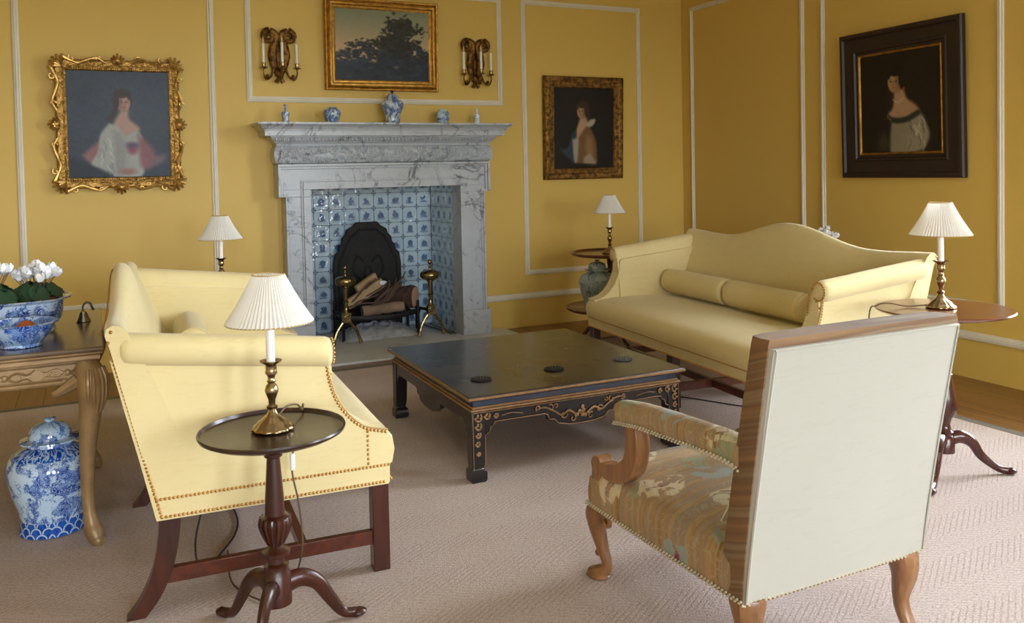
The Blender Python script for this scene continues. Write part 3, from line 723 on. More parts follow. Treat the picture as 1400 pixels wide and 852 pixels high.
# ------------------------------------------------------------------ sconces
def sconce(cx_, label):
    o = thing('wall_sconce', label, 'wall sconce', (cx_, YW, 2.185), 0, 'pair of gilt candle sconces')
    for s in (-1, 1):
        p = bez([(s*.012, -.02, .06), (s*.038, -.028, .13), (s*.052, -.034, .21), (s*.042, -.036, .29), (s*.018, -.038, .345), (s*.03, -.04, .39), (s*.07, -.042, .415)], 7)
        q_ = spiral((s*.078, .365), .05, .012, PI/2, PI/2-s*PI*2.6, 30, y=-.042)
        ob('plume', join(tube(p, [.018, .03, .036, .032, .028, .026, .022], 10, flat=.62, upv=(0, 1, 0)), tube(q_, [.024, .02, .012, .008], 8)), MT['sconce'], o)
    ob('knot', join(ball((0, -.03, .075), .03, 10, 8, (.9, .8, 1.2)), tube(bez([(0, -.03, .07), (.012, -.035, .03), (.028, -.03, 0)]), [.016, .014, .018], 7), tube(bez([(0, -.03, .07), (-.012, -.035, .03), (-.028, -.03, 0)]), [.016, .014, .018], 7), box(-.03, .03, -.012, 0, .05, .35)), MT['sconce'], o)
    for (tx, ty) in ((-.13, -.075), (.13, -.075), (0.0, -.155)):
        dx, dy = tx, ty+.03; 
        ap = bez([(0.02*np.sign(tx), -.035, .09), (dx*.35, -.03+dy*.3, .105), (dx*.55, -.03+dy*.5, .045), (dx*.85, -.03+dy*.82, .02), (tx, ty, .06), (tx, ty, .105)], 7)
        a = ob('arm', join(tube(ap, [.012, .010, .008, .006, .005], 7), ball((dx*.78, -.03+dy*.75, .045), .017, 8, 6)), MT['sconce'], o)
        ob('drip_pan', mv(lathe([(.006, .098), (.03, .108), (.034, .114), (.02, .114), (.016, .116), (.014, .13), (.018, .148), (.012, .15), (.001, .148)], 16), tx, ty, 0), MT['bronze'], a)
        c = ob('candle', mv(lathe([(.011, .146), (.0105, .30), (.008, .305), (.0005, .306)], 12), tx, ty, 0), MT['candle'], o)
        ob('flame_bulb', mv(lathe([(.004, .305), (.008, .318), (.008, .328), (.004, .345), (.0005, .356)], 10), tx, ty, 0), simple('unlit_bulb', S(206, 186, 138), .2), c)
sconce(1.376, 'carved gilt plume sconce with three candles, hanging above the thickly blue-painted bottle vase')
sconce(3.088, 'carved gilt plume sconce with three candles, hanging above the white bottle vase with sparse sprigs')
# ------------------------------------------------------------------ paintings: colour laid onto a fine canvas mesh
def s2l(c):
    c = np.asarray(c, float)/255
    return np.where(c <= .04045, c/12.92, ((c+.055)/1.055)**2.4)
class Canvas:
    def __init__(s, nx, ny, asp, bg, seed=1):
        s.nx, s.ny = nx, ny
        s.u, s.v = np.meshgrid(np.linspace(0, 1, nx), np.linspace(0, 1, ny), indexing='ij')   # v downwards
        s.asp = asp; s.r = np.random.RandomState(seed)
        s.c = np.ones((nx, ny, 3))*np.array(bg, float)
    def noise(s, k, oct_=4):
        o = np.zeros((s.nx, s.ny)); amp = 1
        for i in range(oct_):
            kk = int(k*2**i)+2; g = s.r.rand(kk+1, kk+1)
            x, y = s.u*(kk-1e-6), s.v*(kk-1e-6); xi, yi = x.astype(int), y.astype(int); fx, fy = x-xi, y-yi
            fx, fy = fx*fx*(3-2*fx), fy*fy*(3-2*fy)
            o += amp*((g[xi, yi]*(1-fx)+g[xi+1, yi]*fx)*(1-fy)+(g[xi, yi+1]*(1-fx)+g[xi+1, yi+1]*fx)*fy); amp *= .5
        return o/2*1.07-.5
    def blend(s, a, colr):
        a = np.clip(a, 0, 1)[..., None]; s.c = s.c*(1-a)+np.asarray(colr, float)*a
    def ell(s, cx, cy, rx, ry, colr, soft=.15, rot=0, op=1):
        x, y = (s.u-cx), (s.v-cy)*s.asp; ry = ry*s.asp
        c, q = math.cos(rot), math.sin(rot); X, Y = x*c+y*q, -x*q+y*c
        d = np.sqrt((X/rx)**2+(Y/ry)**2); s.blend(op*np.clip((1+soft-d)/(2*soft), 0, 1), colr)
    def poly(s, pts, colr, soft=.012, op=1, smooth=True):
        if smooth:
            P = bez([p for p in pts]+[pts[0]], 6)[:-1]
        else: P = np.array(pts, float)
        ins = np.zeros(s.u.shape, bool); dm = np.full(s.u.shape, 9.)
        for i in range(len(P)):
            a, b = P[i], P[(i+1) % len(P)]
            cond = ((a[1] > s.v) != (b[1] > s.v))
            with np.errstate(divide='ignore', invalid='ignore'):
                xi = (b[0]-a[0])*(s.v-a[1])/(b[1]-a[1]+1e-12)+a[0]
            ins ^= cond & (s.u < xi)
            ab = b-a; L2 = ab@ab+1e-12
            t = np.clip(((s.u-a[0])*ab[0]+(s.v-a[1])*ab[1])/L2, 0, 1)
            dm = np.minimum(dm, np.hypot(s.u-a[0]-t*ab[0], s.v-a[1]-t*ab[1]))
        sd = np.where(ins, dm, -dm); s.blend(op*np.clip((sd+soft)/(2*soft), 0, 1), colr)
    def line(s, pts, wd, colr, op=1):
        P = bez(pts, 6); dm = np.full(s.u.shape, 9.)
        for a, b in zip(P[:-1], P[1:]):
            ab = b-a; t = np.clip(((s.u-a[0])*ab[0]+(s.v-a[1])*ab[1])/(ab@ab+1e-12), 0, 1)
            dm = np.minimum(dm, np.hypot(s.u-a[0]-t*ab[0], s.v-a[1]-t*ab[1]))
        s.blend(op*np.clip((wd*1.4-dm)/wd, 0, 1), colr)
    def face(s, x, y, rx, ry, skin, turn=-1, hair=(40, 30, 26)):
        sk = np.array(skin, float)
        s.ell(x, y, rx, ry, sk, .10)
        s.ell(x-turn*rx*.55, y+ry*.1, rx*.45, ry*.85, sk*.72, .5, op=.6)
        s.ell(x+turn*rx*.25, y-ry*.45, rx*.5, ry*.3, np.minimum(sk*1.15, 255), .6, op=.6)
        for e_ in (-.42, .36):
            ex = x+turn*rx*.12+e_*rx; ey = y-ry*.06
            s.ell(ex, ey, rx*.20, ry*.055, sk*.42, .4); s.line([(ex-rx*.22, ey-ry*.17), (ex, ey-ry*.22), (ex+rx*.22, ey-ry*.17)], .004, sk*.5, .7)
        nx_ = x+turn*rx*.22
        s.line([(nx_-turn*rx*.06, y-ry*.05), (nx_+turn*rx*.04, y+ry*.2), (nx_, y+ry*.32)], .005, sk*.68, .8)
        s.ell(x+turn*rx*.12, y+ry*.53, rx*.22, ry*.06, (sk[0]*.85, sk[1]*.52, sk[2]*.52), .4)
        s.ell(x+turn*rx*.06, y+ry*.86, rx*.35, ry*.10, sk*.8, .6, op=.5)
        s.ell(x-turn*rx*.22, y-ry*.98, rx*1.06, ry*.50, hair, .16); s.ell(x-turn*rx*1.02, y-ry*.25, rx*.42, ry*.85, hair, .25)
        s.ell(x+turn*rx*.85, y-ry*.72, rx*.30, ry*.40, hair, .3)
    def obj(s, name, w_, h_, parent, y, mat):
        V = np.stack([(s.u-.5)*w_, np.full(s.u.shape, y), (.5-s.v)*h_], -1)
        g = loft(V, closed=False, cap=False)
        o = ob(name, g, mat, parent, smooth=False)
        a = o.data.color_attributes.new('paint', 'FLOAT_COLOR', 'POINT')
        colr = np.ones((s.nx*s.ny, 4)); colr[:, :3] = s2l(np.clip(s.c, 0, 255)).reshape(-1, 3)
        a.data.foreach_set('color', colr.ravel().astype(np.float32))
        return o
PM = m_paint('oil_paint')
def hang(name, label, cx_, cz_, tilt=2.2, wall='back', s_=0, top=None):
    o = thing(name, label, 'painting')
    if wall == 'back': o.location = (cx_, YW-.012, cz_)
    else:
        p = RW(s_, cz_, .012); o.location = p; o.rotation_euler = (0, 0, -PI/2-RWA)
    o.rotation_euler.x = 0
    if tilt:
        e_ = Matrix.Rotation(o.rotation_euler.z, 4, 'Z') @ Matrix.Rotation(math.radians(tilt), 4, 'X')
        o.rotation_euler = e_.to_euler()
    return o
# --- portrait of a lady in a pale dress, carved rococo frame
def portrait_a():
    W, H = .885, .985; cw, ch = .685, .775
    o = hang('framed_portrait', 'portrait of a woman in pale dress and pink wrap, in carved rococo gilt frame', .197, 1.845, 2.0)
    o.location.y -= .012
    C = Canvas(140, 150, ch/cw, (44, 54, 70), 4)
    C.blend(.5*np.clip(C.noise(3)+.3, 0, 1), (62, 74, 92))
    C.ell(.62, .45, .42, .5, (74, 88, 106), .9, op=.5)
    C.poly([(.45, .22), (.52, .165), (.60, .18), (.63, .26), (.60, .34), (.50, .36), (.43, .46), (.37, .45), (.44, .36)], (58, 46, 50), .02)
    C.poly([(.515, .37), (.585, .36), (.60, .45), (.70, .55), (.56, .62), (.44, .52)], (170, 140, 132), .02)
    C.face(.545, .295, .068, .088, (168, 130, 120), 1, (56, 46, 48))
    C.poly([(.13, .79), (.24, .70), (.33, .66), (.34, .80), (.22, .87)], (138, 98, 104), .02)
    C.poly([(.40, .49), (.48, .52), (.56, .60), (.66, .56), (.72, .62), (.74, .80), (.70, 1.0), (.40, .99), (.30, .93), (.21, .88), (.28, .76), (.31, .60)], (158, 162, 160), .015)
    for k in range(16):
        a_ = C.r.rand(); p = (.30+.14*C.r.rand(), .56+.36*a_); q_ = (p[0]+C.r.uniform(-.05, .08), p[1]+.09)
        C.line([p, ((p[0]+q_[0])/2+.015, (p[1]+q_[1])/2), q_], .006, (196, 200, 196) if k % 2 else (112, 118, 124), .6)
    C.poly([(.44, .56), (.52, .60), (.56, .78), (.52, .98), (.44, .97)], (128, 130, 130), .03, .6)
    C.poly([(.68, .60), (.80, .70), (.86, .84), (.78, .93), (.70, .88)], (132, 90, 100), .03)
    C.ell(.62, .74, .05, .045, (140, 80, 98), .5); C.ell(.62, .70, .06, .03, (96, 76, 106), .6); C.ell(.88, .84, .08, .04, (112, 96, 108), .6, -.5)
    C.ell(.57, .95, .08, .03, (150, 112, 106), .5)
    C.poly([(.0, .80), (.2, .88), (.42, 1.0), (0, 1.0)], (34, 42, 56), .02, .9)
    C.c += C.noise(40, 2)[..., None]*14
    C.obj('canvas', cw, ch, o, -.030, PM)
    prof = [(0, 0), (0, .035), (.012, .05), (.03, .046), (.048, .034), (.062, .040), (.072, .034), (.08, .022), (.10, .022), (.10, 0)]
    ob('frame_moulding', mframe(W-.05, H-.05, [(a*1.0, d) for a, d in prof]), MT['giltcarve'], o, angle=50)
    ob('backing', box(-cw/2-.02, cw/2+.02, -.02, -.002, -ch/2-.02, ch/2+.02), MT['blackframe'], o)
    # bead row
    bd = []
    for k in range(44):
        for s in (-1, 1): bd.append(ball(((k+.5)/44*(W-.22)-(W-.22)/2, -.042, s*(H/2-.025-.067)), .0065, 6, 4))
    for k in range(48):
        for s in (-1, 1): bd.append(ball((s*(W/2-.025-.067), -.042, (k+.5)/48*(H-.22)-(H-.22)/2), .0065, 6, 4))
    b_ = ob('beading', join(*bd), MT['gilt'], o); b_['kind'] = 'stuff'
    # C-scrolls along each side, shells at corners and centres
    hw, hh = W/2-.02, H/2-.02
    def scr(path, r): return tube(path, r, 7)
    for sx_ in (-1, 1):
        for sz_ in (-1, 1):
            X = lambda t, off: (sx_*t, -.045, sz_*(hh-off)); Z = lambda t, off: (sx_*(hw-off), -.045, sz_*t)
            g = [scr(bez([X(.09, .02), X(.14, -.008), X(.21, .012), X(.26, .03), X(.31, .012), X(.355, -.012)], 6), [.012, .010, .014, .010, .012, .016])]
            g.append(scr(spiral((sx_*.135, sz_*(hh+.006)), .022, .006, 0, 5, 14, y=-.045), .007)); g.append(scr(spiral((sx_*.30, sz_*(hh+.002)), .024, .006, 2, 7.5, 14, y=-.045), .007))
            ob('scroll', join(*g), MT['gilt'], o)
            g = [scr(bez([Z(.10, .018), Z(.16, -.010), Z(.24, .014), Z(.30, .03), Z(.36, .010), Z(.41, -.012)], 6), [.012, .010, .014, .010, .012, .016])]
            g.append(scr(spiral((sx_*(hw+.008), sz_*.15), .022, .006, 0, 5, 14, y=-.045), .007)); g.append(scr(spiral((sx_*(hw+.004), sz_*.34), .024, .006, 2, 7.5, 14, y=-.045), .007))
            ob('scroll', join(*g), MT['gilt'], o)
            g = []
            for k in range(5):
                a_ = math.atan2(sz_, sx_)+(k-2)*.42; c0 = np.array([sx_*(hw-.055), -.04, sz_*(hh-.055)])
                g.append(tube([c0, c0+np.array([math.cos(a_)*.045, -.02, math.sin(a_)*.045]), c0+np.array([math.cos(a_)*.085, -.006, math.sin(a_)*.085])], [.008, .014, .009], 7))
            ob('corner_ornament', join(*g), MT['gilt'], o)
    for (cx_, cz_, an) in ((0, hh, PI/2), (0, -hh, -PI/2), (hw, 0, 0), (-hw, 0, PI)):
        g = [ball((cx_*.985, -.05, cz_*.985), .028, 10, 7, (1, .6, 1))]
        for k in range(7):
            a_ = an+(k-3)*.38; c0 = np.array([cx_-math.cos(an)*.035, -.04, cz_-math.sin(an)*.035]); L_ = .078-.008*abs(k-3)
            g.append(tube([c0, c0+np.array([math.cos(a_)*L_*.6, -.018, math.sin(a_)*L_*.6]), c0+np.array([math.cos(a_)*L_, -.004, math.sin(a_)*L_])], [.007, .012, .007], 7))
        ob('centre_ornament', join(*g), MT['gilt'], o)
portrait_a()
def portrait_b():
    W, H = .862, .962; cw, ch = .645, .765
    o = hang('framed_portrait', 'dark portrait of a woman with blue wrap and gold sleeve in an aged gilt frame', 4.19, 1.83, 2.0)
    o.location.y -= .008
    C = Canvas(130, 154, ch/cw, (20, 18, 16), 9)
    C.ell(.45, .45, .5, .55, (32, 28, 24), .9, op=.6)
    C.poly([(.37, .23), (.43, .165), (.52, .16), (.58, .22), (.60, .33), (.62, .42), (.55, .40), (.40, .30)], (50, 36, 28), .02)
    C.poly([(.44, .36), (.53, .37), (.56, .46), (.52, .56), (.40, .64), (.34, .62), (.36, .54)], (176, 140, 112), .02)
    C.face(.455, .30, .075, .086, (160, 120, 90), -1, (58, 42, 30))
    C.poly([(.30, .55), (.36, .53), (.37, .64), (.34, .84), (.34, .93), (.22, .86), (.10, .76), (.22, .74)], (42, 58, 70), .02)
    C.poly([(.54, .47), (.62, .52), (.70, .66), (.72, .84), (.70, .95), (.42, .96), (.36, .86), (.38, .66)], (112, 82, 50), .02)
    C.poly([(.52, .46), (.60, .40), (.69, .39), (.66, .46), (.58, .49)], (168, 158, 140), .015)
    C.poly([(.30, .64), (.40, .63), (.40, .76), (.38, .92), (.33, .90)], (156, 150, 138), .02)
    C.poly([(.54, .60), (.62, .62), (.66, .80), (.58, .86), (.52, .76)], (142, 110, 74), .03, .8)
    C.poly([(.50, .86), (.60, .82), (.70, .92), (.66, .955), (.50, .955)], (164, 152, 130), .02, .8)
    C.ell(.40, .965, .28, .03, (24, 20, 18), .4)
    C.c += C.noise(40, 2)[..., None]*8
    C.obj('canvas', cw, ch, o, -.020, PM)
    ob('backing', box(-cw/2-.02, cw/2+.02, -.016, -.002, -ch/2-.02, ch/2+.02), MT['blackframe'], o)
    ob('frame_moulding', mframe(W, H, [(0, 0), (0, .03), (.01, .045), (.03, .05), (.05, .045), (.06, .03), (.085, .028), (.09, .034), (.10, .034), (.11, .018), (.112, 0)]), MT['giltdark'], o, angle=50)
portrait_b()
def landscape():
    W, H = .985, .755; cw, ch = .812, .592
    o = hang('framed_landscape', 'landscape painting of dark trees against a dusky sky in a burnished gold frame above the mantel', 2.235, 2.515, 1.5)
    o.location.y -= .008
    C = Canvas(150, 112, ch/cw, (0, 0, 0), 21)
    u, v = C.u, C.v
    top = np.array([140, 144, 116.]); bot = np.array([200, 170, 132.]); t = np.clip(v/.75, 0, 1)[..., None]
    C.c = top*(1-t)+bot*t; C.blend(.5*np.clip(1-u*1.6, 0, 1)*np.clip(v*1.5-.2, 0, 1), (204, 150, 110)); C.blend(.6*np.clip(.5-v, 0, 1), (92, 104, 88))
    C.blend(np.clip((v-(.66+.05*np.sin(u*5)+C.noise(8)*.12))*18, 0, 1), (38, 46, 58))
    def clump(pts, n, r, colr):
        for k in range(n):
            i = C.r.randint(len(pts)-1); t_ = C.r.rand(); p = np.array(pts[i])*(1-t_)+np.array(pts[i+1])*t_
            x, y = p+C.r.normal(0, r*1.2, 2)*np.array([1, .8]); q_ = np.array(colr)*C.r.uniform(.7, 1.25)
            C.ell(x, y, r*C.r.uniform(.25, .8), r*C.r.uniform(.2, .5), q_, .35, C.r.uniform(-.6, .6), .85)
    clump([(.14, .56), (.22, .50), (.32, .49), (.38, .55)], 90, .035, (46, 46, 46)); clump([(.05, .66), (.4, .62)], 80, .05, (40, 46, 54))
    for (a_, b_) in (((.66, .62), (.63, .40)), ((.63, .45), (.62, .22)), ((.66, .45), (.74, .25)), ((.64, .50), (.48, .42)), ((.70, .50), (.86, .28)), ((.66, .52), (.84, .52))):
        C.line([a_, ((a_[0]+b_[0])/2+.01, (a_[1]+b_[1])/2), b_], .006, (34, 30, 28))
    clump([(.58, .26), (.64, .17), (.72, .20), (.78, .24)], 150, .045, (40, 40, 32)); clump([(.80, .30), (.93, .26)], 60, .03, (40, 40, 34)); clump([(.45, .45), (.56, .42), (.64, .38), (.76, .36)], 140, .045, (42, 42, 36))
    clump([(.5, .56), (.62, .50), (.72, .52), (.84, .50)], 160, .05, (40, 40, 38)); clump([(.44, .64), (.8, .64)], 140, .055, (38, 42, 46)); clump([(.88, .66), (.95, .60), (.99, .64)], 70, .035, (36, 42, 46)); clump([(.0, .8), (1, .8)], 120, .08, (40, 50, 66))
    C.ell(.64, .80, .03, .02, (96, 92, 92), .6)
    C.c += C.noise(50, 2)[..., None]*12
    C.obj('canvas', cw, ch, o, -.030, PM)
    ob('backing', box(-cw/2-.02, cw/2+.02, -.024, -.002, -ch/2-.02, ch/2+.02), MT['blackframe'], o)
    ob('frame_moulding', mframe(W, H, [(0, 0), (0, .035), (.006, .045), (.012, .045), (.018, .038), (.03, .06), (.045, .064), (.058, .055), (.062, .042), (.068, .044), (.085, .034), (.090, .025), (.09, 0)]), MT['giltpicture'], o, angle=50)
    bd = []
    for k in range(84):
        for s in (-1, 1): bd.append(ball(((k+.5)/84*(W-.15)-(W-.15)/2, -.042, s*(H/2-.076)), .0042, 5, 3))
    for k in range(64):
        for s in (-1, 1): bd.append(ball((s*(W/2-.076), -.042, (k+.5)/64*(H-.15)-(H-.15)/2), .0042, 5, 3))
    b_ = ob('beading', join(*bd), MT['giltpicture'], o); b_['kind'] = 'stuff'
landscape()
def portrait_c():
    W, H = 1.072, 1.083; cw, ch = .70, .76
    o = hang('framed_portrait', 'dark portrait of a woman with bare shoulders and silver sleeves in a wide ebonised frame', 0, 1.878, 1.2, 'right', 2.72)
    n_ = RW(2.72, 1.878, .02); o.location = n_
    C = Canvas(126, 140, ch/cw, (26, 19, 13), 13)
    C.ell(.5, .4, .5, .5, (38, 28, 18), .9, op=.5)
    C.poly([(.36, .24), (.42, .17), (.52, .16), (.60, .22), (.62, .34), (.62, .46), (.55, .42), (.40, .30)], (26, 18, 14), .02)
    C.poly([(.44, .38), (.55, .38), (.60, .47), (.72, .55), (.74, .62), (.55, .66), (.37, .65), (.36, .60), (.42, .54)], (170, 134, 104), .02)
    C.face(.445, .305, .086, .102, (162, 126, 92), -1, (24, 17, 13))
    C.poly([(.53, .20), (.60, .26), (.615, .40), (.565, .37), (.55, .27)], (30, 20, 15), .015)
    C.ell(.565, .375, .012, .014, (150, 56, 44), .4)
    C.line([(.42, .47), (.48, .50), (.56, .465)], .006, (190, 178, 156), .7)
    C.poly([(.40, .64), (.60, .65), (.62, .80), (.60, .98), (.38, .98)], (134, 124, 104), .02)
    C.poly([(.62, .64), (.76, .62), (.84, .74), (.86, .84), (.78, .95), (.60, .97), (.60, .80)], (142, 134, 116), .02)
    C.poly([(.24, .80), (.32, .78), (.38, .90), (.30, .96), (.22, .92)], (70, 60, 46), .04, .7)
    for k in range(14):
        p = (.62+.18*C.r.rand(), .66+.22*C.r.rand()); q_ = (p[0]+C.r.uniform(-.08, .06), p[1]+.09)
        C.line([p, ((p[0]+q_[0])/2+.02, (p[1]+q_[1])/2), q_], .007, (196, 188, 168) if k % 2 else (88, 80, 64), .55)
    C.poly([(.36, .61), (.44, .645), (.58, .64), (.73, .585), (.75, .625), (.60, .69), (.44, .695), (.37, .66)], (42, 44, 38), .012)
    C.ell(.385, .655, .012, .012, (130, 70, 50), .4)
    C.c += C.noise(40, 2)[..., None]*8
    C.obj('canvas', cw, ch, o, -.012, PM)
    ob('backing', box(-cw/2-.03, cw/2+.03, -.010, -.001, -ch/2-.03, ch/2+.03), MT['blackframe'], o)
    ob('frame_moulding', mframe(W, H, [(0, 0), (0, .028), (.008, .04), (.02, .045), (.034, .045), (.045, .030), (.12, .030), (.13, .036), (.142, .036), (.15, .022), (.168, .020), (.168, 0)]), MT['blackframe'], o, angle=30)
    sl = ob('gilt_slip', mframe(W-.336, H-.336, [(0, .008), (0, .022), (.006, .026), (.014, .022), (.018, .012), (.018, .008)]), MT['giltpicture'], o, angle=30)
portrait_c()
# ------------------------------------------------------------------ rug
rg = thing('rug', 'large beige sisal herringbone rug covering most of the floor', 'rug', (0, 0, 0))
RX0, RX1, RY0, RY1 = -2.4, 4.355, -2.4, 6.19
ob('woven_field', box(RX0+.05, RX1-.05, RY0+.05, RY1-.05, .0005, .012), MT['rug'], rg)
ob('binding', join(box(RX0, RX1, RY1-.06, RY1, .0005, .0135), box(RX0, RX1, RY0, RY0+.06, .0005, .0135), box(RX0, RX0+.06, RY0, RY1, .0005, .0135), box(RX1-.06, RX1, RY0, RY1, .0005, .0135)), MT['rugedge'], rg)
RZ0 = .0125
# ------------------------------------------------------------------ camelback sofas  (local: x along, y front 0 -> back, z up)
HL = 1.075
def hump(x): 
    h = .955+.018*max(0, (abs(x)-.8)/.27)
    if abs(x) < .68: h += .112*math.cos(PI*x/1.36)**2
    return h
def nails(paths, spacing=.0128, r=.0060):
    """rows of domed nails; paths: list of (points, outward normal)"""
    dome = lathe([(1, 0), (.85, .45), (.5, .78), (.001, .9)], 6)
    V, F, k = [], [], 0
    for pts, nrm in paths:
        P = np.asarray(pts, float); seg = np.linalg.norm(np.diff(P, axis=0), axis=1); cum = np.r_[0, np.cumsum(seg)]
        m = max(2, int(cum[-1]/spacing)); ts = np.linspace(0, cum[-1], m)
        Q = np.stack([np.interp(ts, cum, P[:, i]) for i in range(3)], 1)
        rot = np.array(Vector(nrm).to_track_quat('Z', 'Y').to_matrix())
        base = (dome[0]*r) @ rot.T
        for q_ in Q:
            V.append(base+q_); F += [tuple(i+k for i in f) for f in dome[1]]; k += len(base)
    return np.vstack(V), F
def make_sofa():
    o = thing('camelback_sofa', '', 'sofa', (0, 0, 0))
    # seat: rail and sprung top in one upholstered body
    secs = []
    for x in np.concatenate([[-HL+.002, -HL+.012], np.linspace(-HL+.04, HL-.04, 31), [HL-.012, HL-.002]]):
        e_ = 1-.35*max(0, (abs(x)-(HL-.04))/.04); dm = .022*(1-(x/HL)**4)
        f = 0 if abs(x) < HL-.02 else .008
        prof = [(.70, .32), (.02+f, .315), (f, .322), (f-.001, .385), (f-.012, .40), (f-.020, .44), (f-.014, .478), (.012+f, .502), (.05, .512+dm*.4), (.16, .518+dm*.8), (.34, .520+dm), (.56, .515+dm*.5), (.70, .50)]
        secs.append([(x, y, z) for y, z in prof])
    ob('seat', loft(secs), MT['sofa'], o, angle=60)
    # back
    secs = []
    for x in np.linspace(-HL+.006, HL-.006, 61):
        h = hump(x); s = np.sign(x); fl = max(0, (abs(x)-.86)/(HL-.86))**2
        yt = lambda z: .785+.235*(max(z-.315, 0))-.0*z
        prof = [(.66, .33), (.785, .315), (.832, .52), (.882, .74), (.918, .90), (.930, h-.035), (.926, h-.012), (.908, h), (.885, h-.004), (.866, h-.022), (.846, h-.07), (.80, .80), (.745, .66), (.70, .54), (.66, .45)]
        secs.append([(x+s*fl*.045*max(0, (z-.72)/.25), y-.012*fl, z) for y, z in prof])
    ob('back', loft(secs), MT['sofa'], o, angle=60)
    # arms
    for s in (-1, 1):
        secs = []
        ys = np.concatenate([[.205, .212], np.linspace(.225, .85, 24), [.866, .876]])
        for y in ys:
            zc = .815+.075*((y-.22)/.66)
            sh = .72 if y in (ys[0], ys[-1]) else (.93 if y in (ys[1], ys[-2]) else 1)
            r = .053*sh; cx_ = 1.066
            ringp = [(.955, .40), (.955, .52), (.962, .60), (.985, zc-.085), (1.0, zc-.03)]
            for k in range(11):
                a = PI-.35-(PI*1.5-.2)*k/10
                ringp.append((cx_+r*math.cos(a), zc+r*math.sin(a)))
            ringp += [(1.066, zc-.060), (HL-.012, zc-.12), (HL-.02, .52), (HL-.02, .40)]
            rk = lambda z_: np.interp(z_, [.315, .52, .71, .84, .93], [.785, .832, .876, .908, .935])-.006
            secs.append([(s*px_, min(y, rk(pz)), pz) for px_, pz in ringp])
        arm = loft(secs)
        out = [(.79, .316), (.79, .41), (.22, .41), (.22, .316)]
        # outer side panel with raked back edge and swept front
        poly = [(.012, .316), (.787, .316), (.832, .52), (.876, .71), (.908, .855), (.235, .79), (.218, .775), (.212, .72), (.196, .665), (.168, .61), (.13, .565), (.085, .532), (.04, .516), (.012, .512)]
        pan = prism(poly, s*HL, s*(HL-.10), 'yz')
        a_ = ob('arm', join(arm, pan), MT['sofa'], o, angle=50)
    # piping
    pp = []
    for s in (-1, 1):
        pts = bez([(s*HL, .222, .775), (s*HL, .212, .72), (s*HL, .196, .665), (s*HL, .168, .61), (s*HL, .13, .565), (s*HL, .085, .532), (s*HL, .012, .514)], 4)
        pp.append(tube(pts, .0035, 5))
    for q_ in pp: ob('piping', q_, MT['gold_thread'], o)
    # brass nails
    P = []
    for s in (-1, 1):
        X = s*(HL+.0005); nx_ = (s, 0, 0)
        rear = bez([(X, .772, .33), (X, .818, .52), (X, .862, .71), (X, .895, .84), (X+s*.02, .905, .93)], 5)
        P.append((rear, nx_))
        P.append(([(X, .03, .326), (X, .77, .326)], nx_)); P.append(([(X, .012, .386), (X, .785, .386)], nx_))
        P.append(([(X, .085, .400), (X, .085, .515)], nx_))
        P.append((bez([(X, .225, .775), (X, .218, .72), (X, .202, .66), (X, .172, .603), (X, .132, .556), (X, .085, .524), (X, .02, .506)], 4), nx_))
        # front scroll of the arm
        cx_, zc = s*1.066, .815
        P.append(([(cx_+s*.044*math.cos(a), .204, zc+.044*math.sin(a)) for a in np.linspace(2.9, -2.2, 16)], (0, -1, 0)))
        P.append(([(s*.975, .208, .60), (s*.985, .206, .70), (s*1.0, .204, .79)], (0, -1, 0)))
        P.append(([(s*1.066, .21, .735), (s*1.05, .206, .765)], (0, -1, 0)))
    P.append(([(-HL+.02, -.0005, .326), (HL-.02, -.0005, .326)], (0, -1, 0)))
    P.append(([(-HL+.02, -.002, .388), (HL-.02, -.002, .388)], (0, -1, 0)))
    P.append(([(-HL+.02, .79, .327), (HL-.02, .79, .327)], (0, 1, 0)))
    P.append(([(x, .934, hump(x)-.03) for x in np.linspace(-HL+.01, HL-.01, 50)], (0, 1, 0)))
    for s in (-1, 1): P.append(([(s*(HL+.042), .91, .92), (s*(HL+.046), .90, hump(HL)-.02)], (s, 0, .0)))
    n_ = ob('nailheads', nails(P), MT['nail'], o); n_['kind'] = 'stuff'
    # legs
    for x in (-HL+.036, 0, HL-.036):
        fl = join(box(x-.030, x+.030, .012, .072, 0, .318))
        ob('leg', fl, MT['mahog'], o, bev=.003)
        w_ = .026
        path = [(x, .745, .335), (x, .752, .25), (x, .772, .15), (x, .812, .06), (x, .858, 0)]
        path = bez(path, 4); secs = []
        for i, p in enumerate(path):
            hw = .034-.006*(i/len(path))
            secs.append([(p[0]-w_, p[1]-hw, p[2]), (p[0]+w_, p[1]-hw, p[2]), (p[0]+w_, p[1]+hw, p[2]), (p[0]-w_, p[1]+hw, p[2])])
        ob('leg', loft(secs), MT['mahog'], o, angle=30)
        ob('stretcher', box(x-.014, x+.014, .07, .775, .095, .145), MT['mahogx'], o, bev=.002)
    ob('stretcher', box(-HL+.05, HL-.05, .30, .328, .098, .142), MT['mahogx'], o, bev=.002)
    return o
sofa = make_sofa()
def place(o, X, Y, rz, z=RZ0): o.location = (X, Y, z); o.rotation_euler = (0, 0, rz)
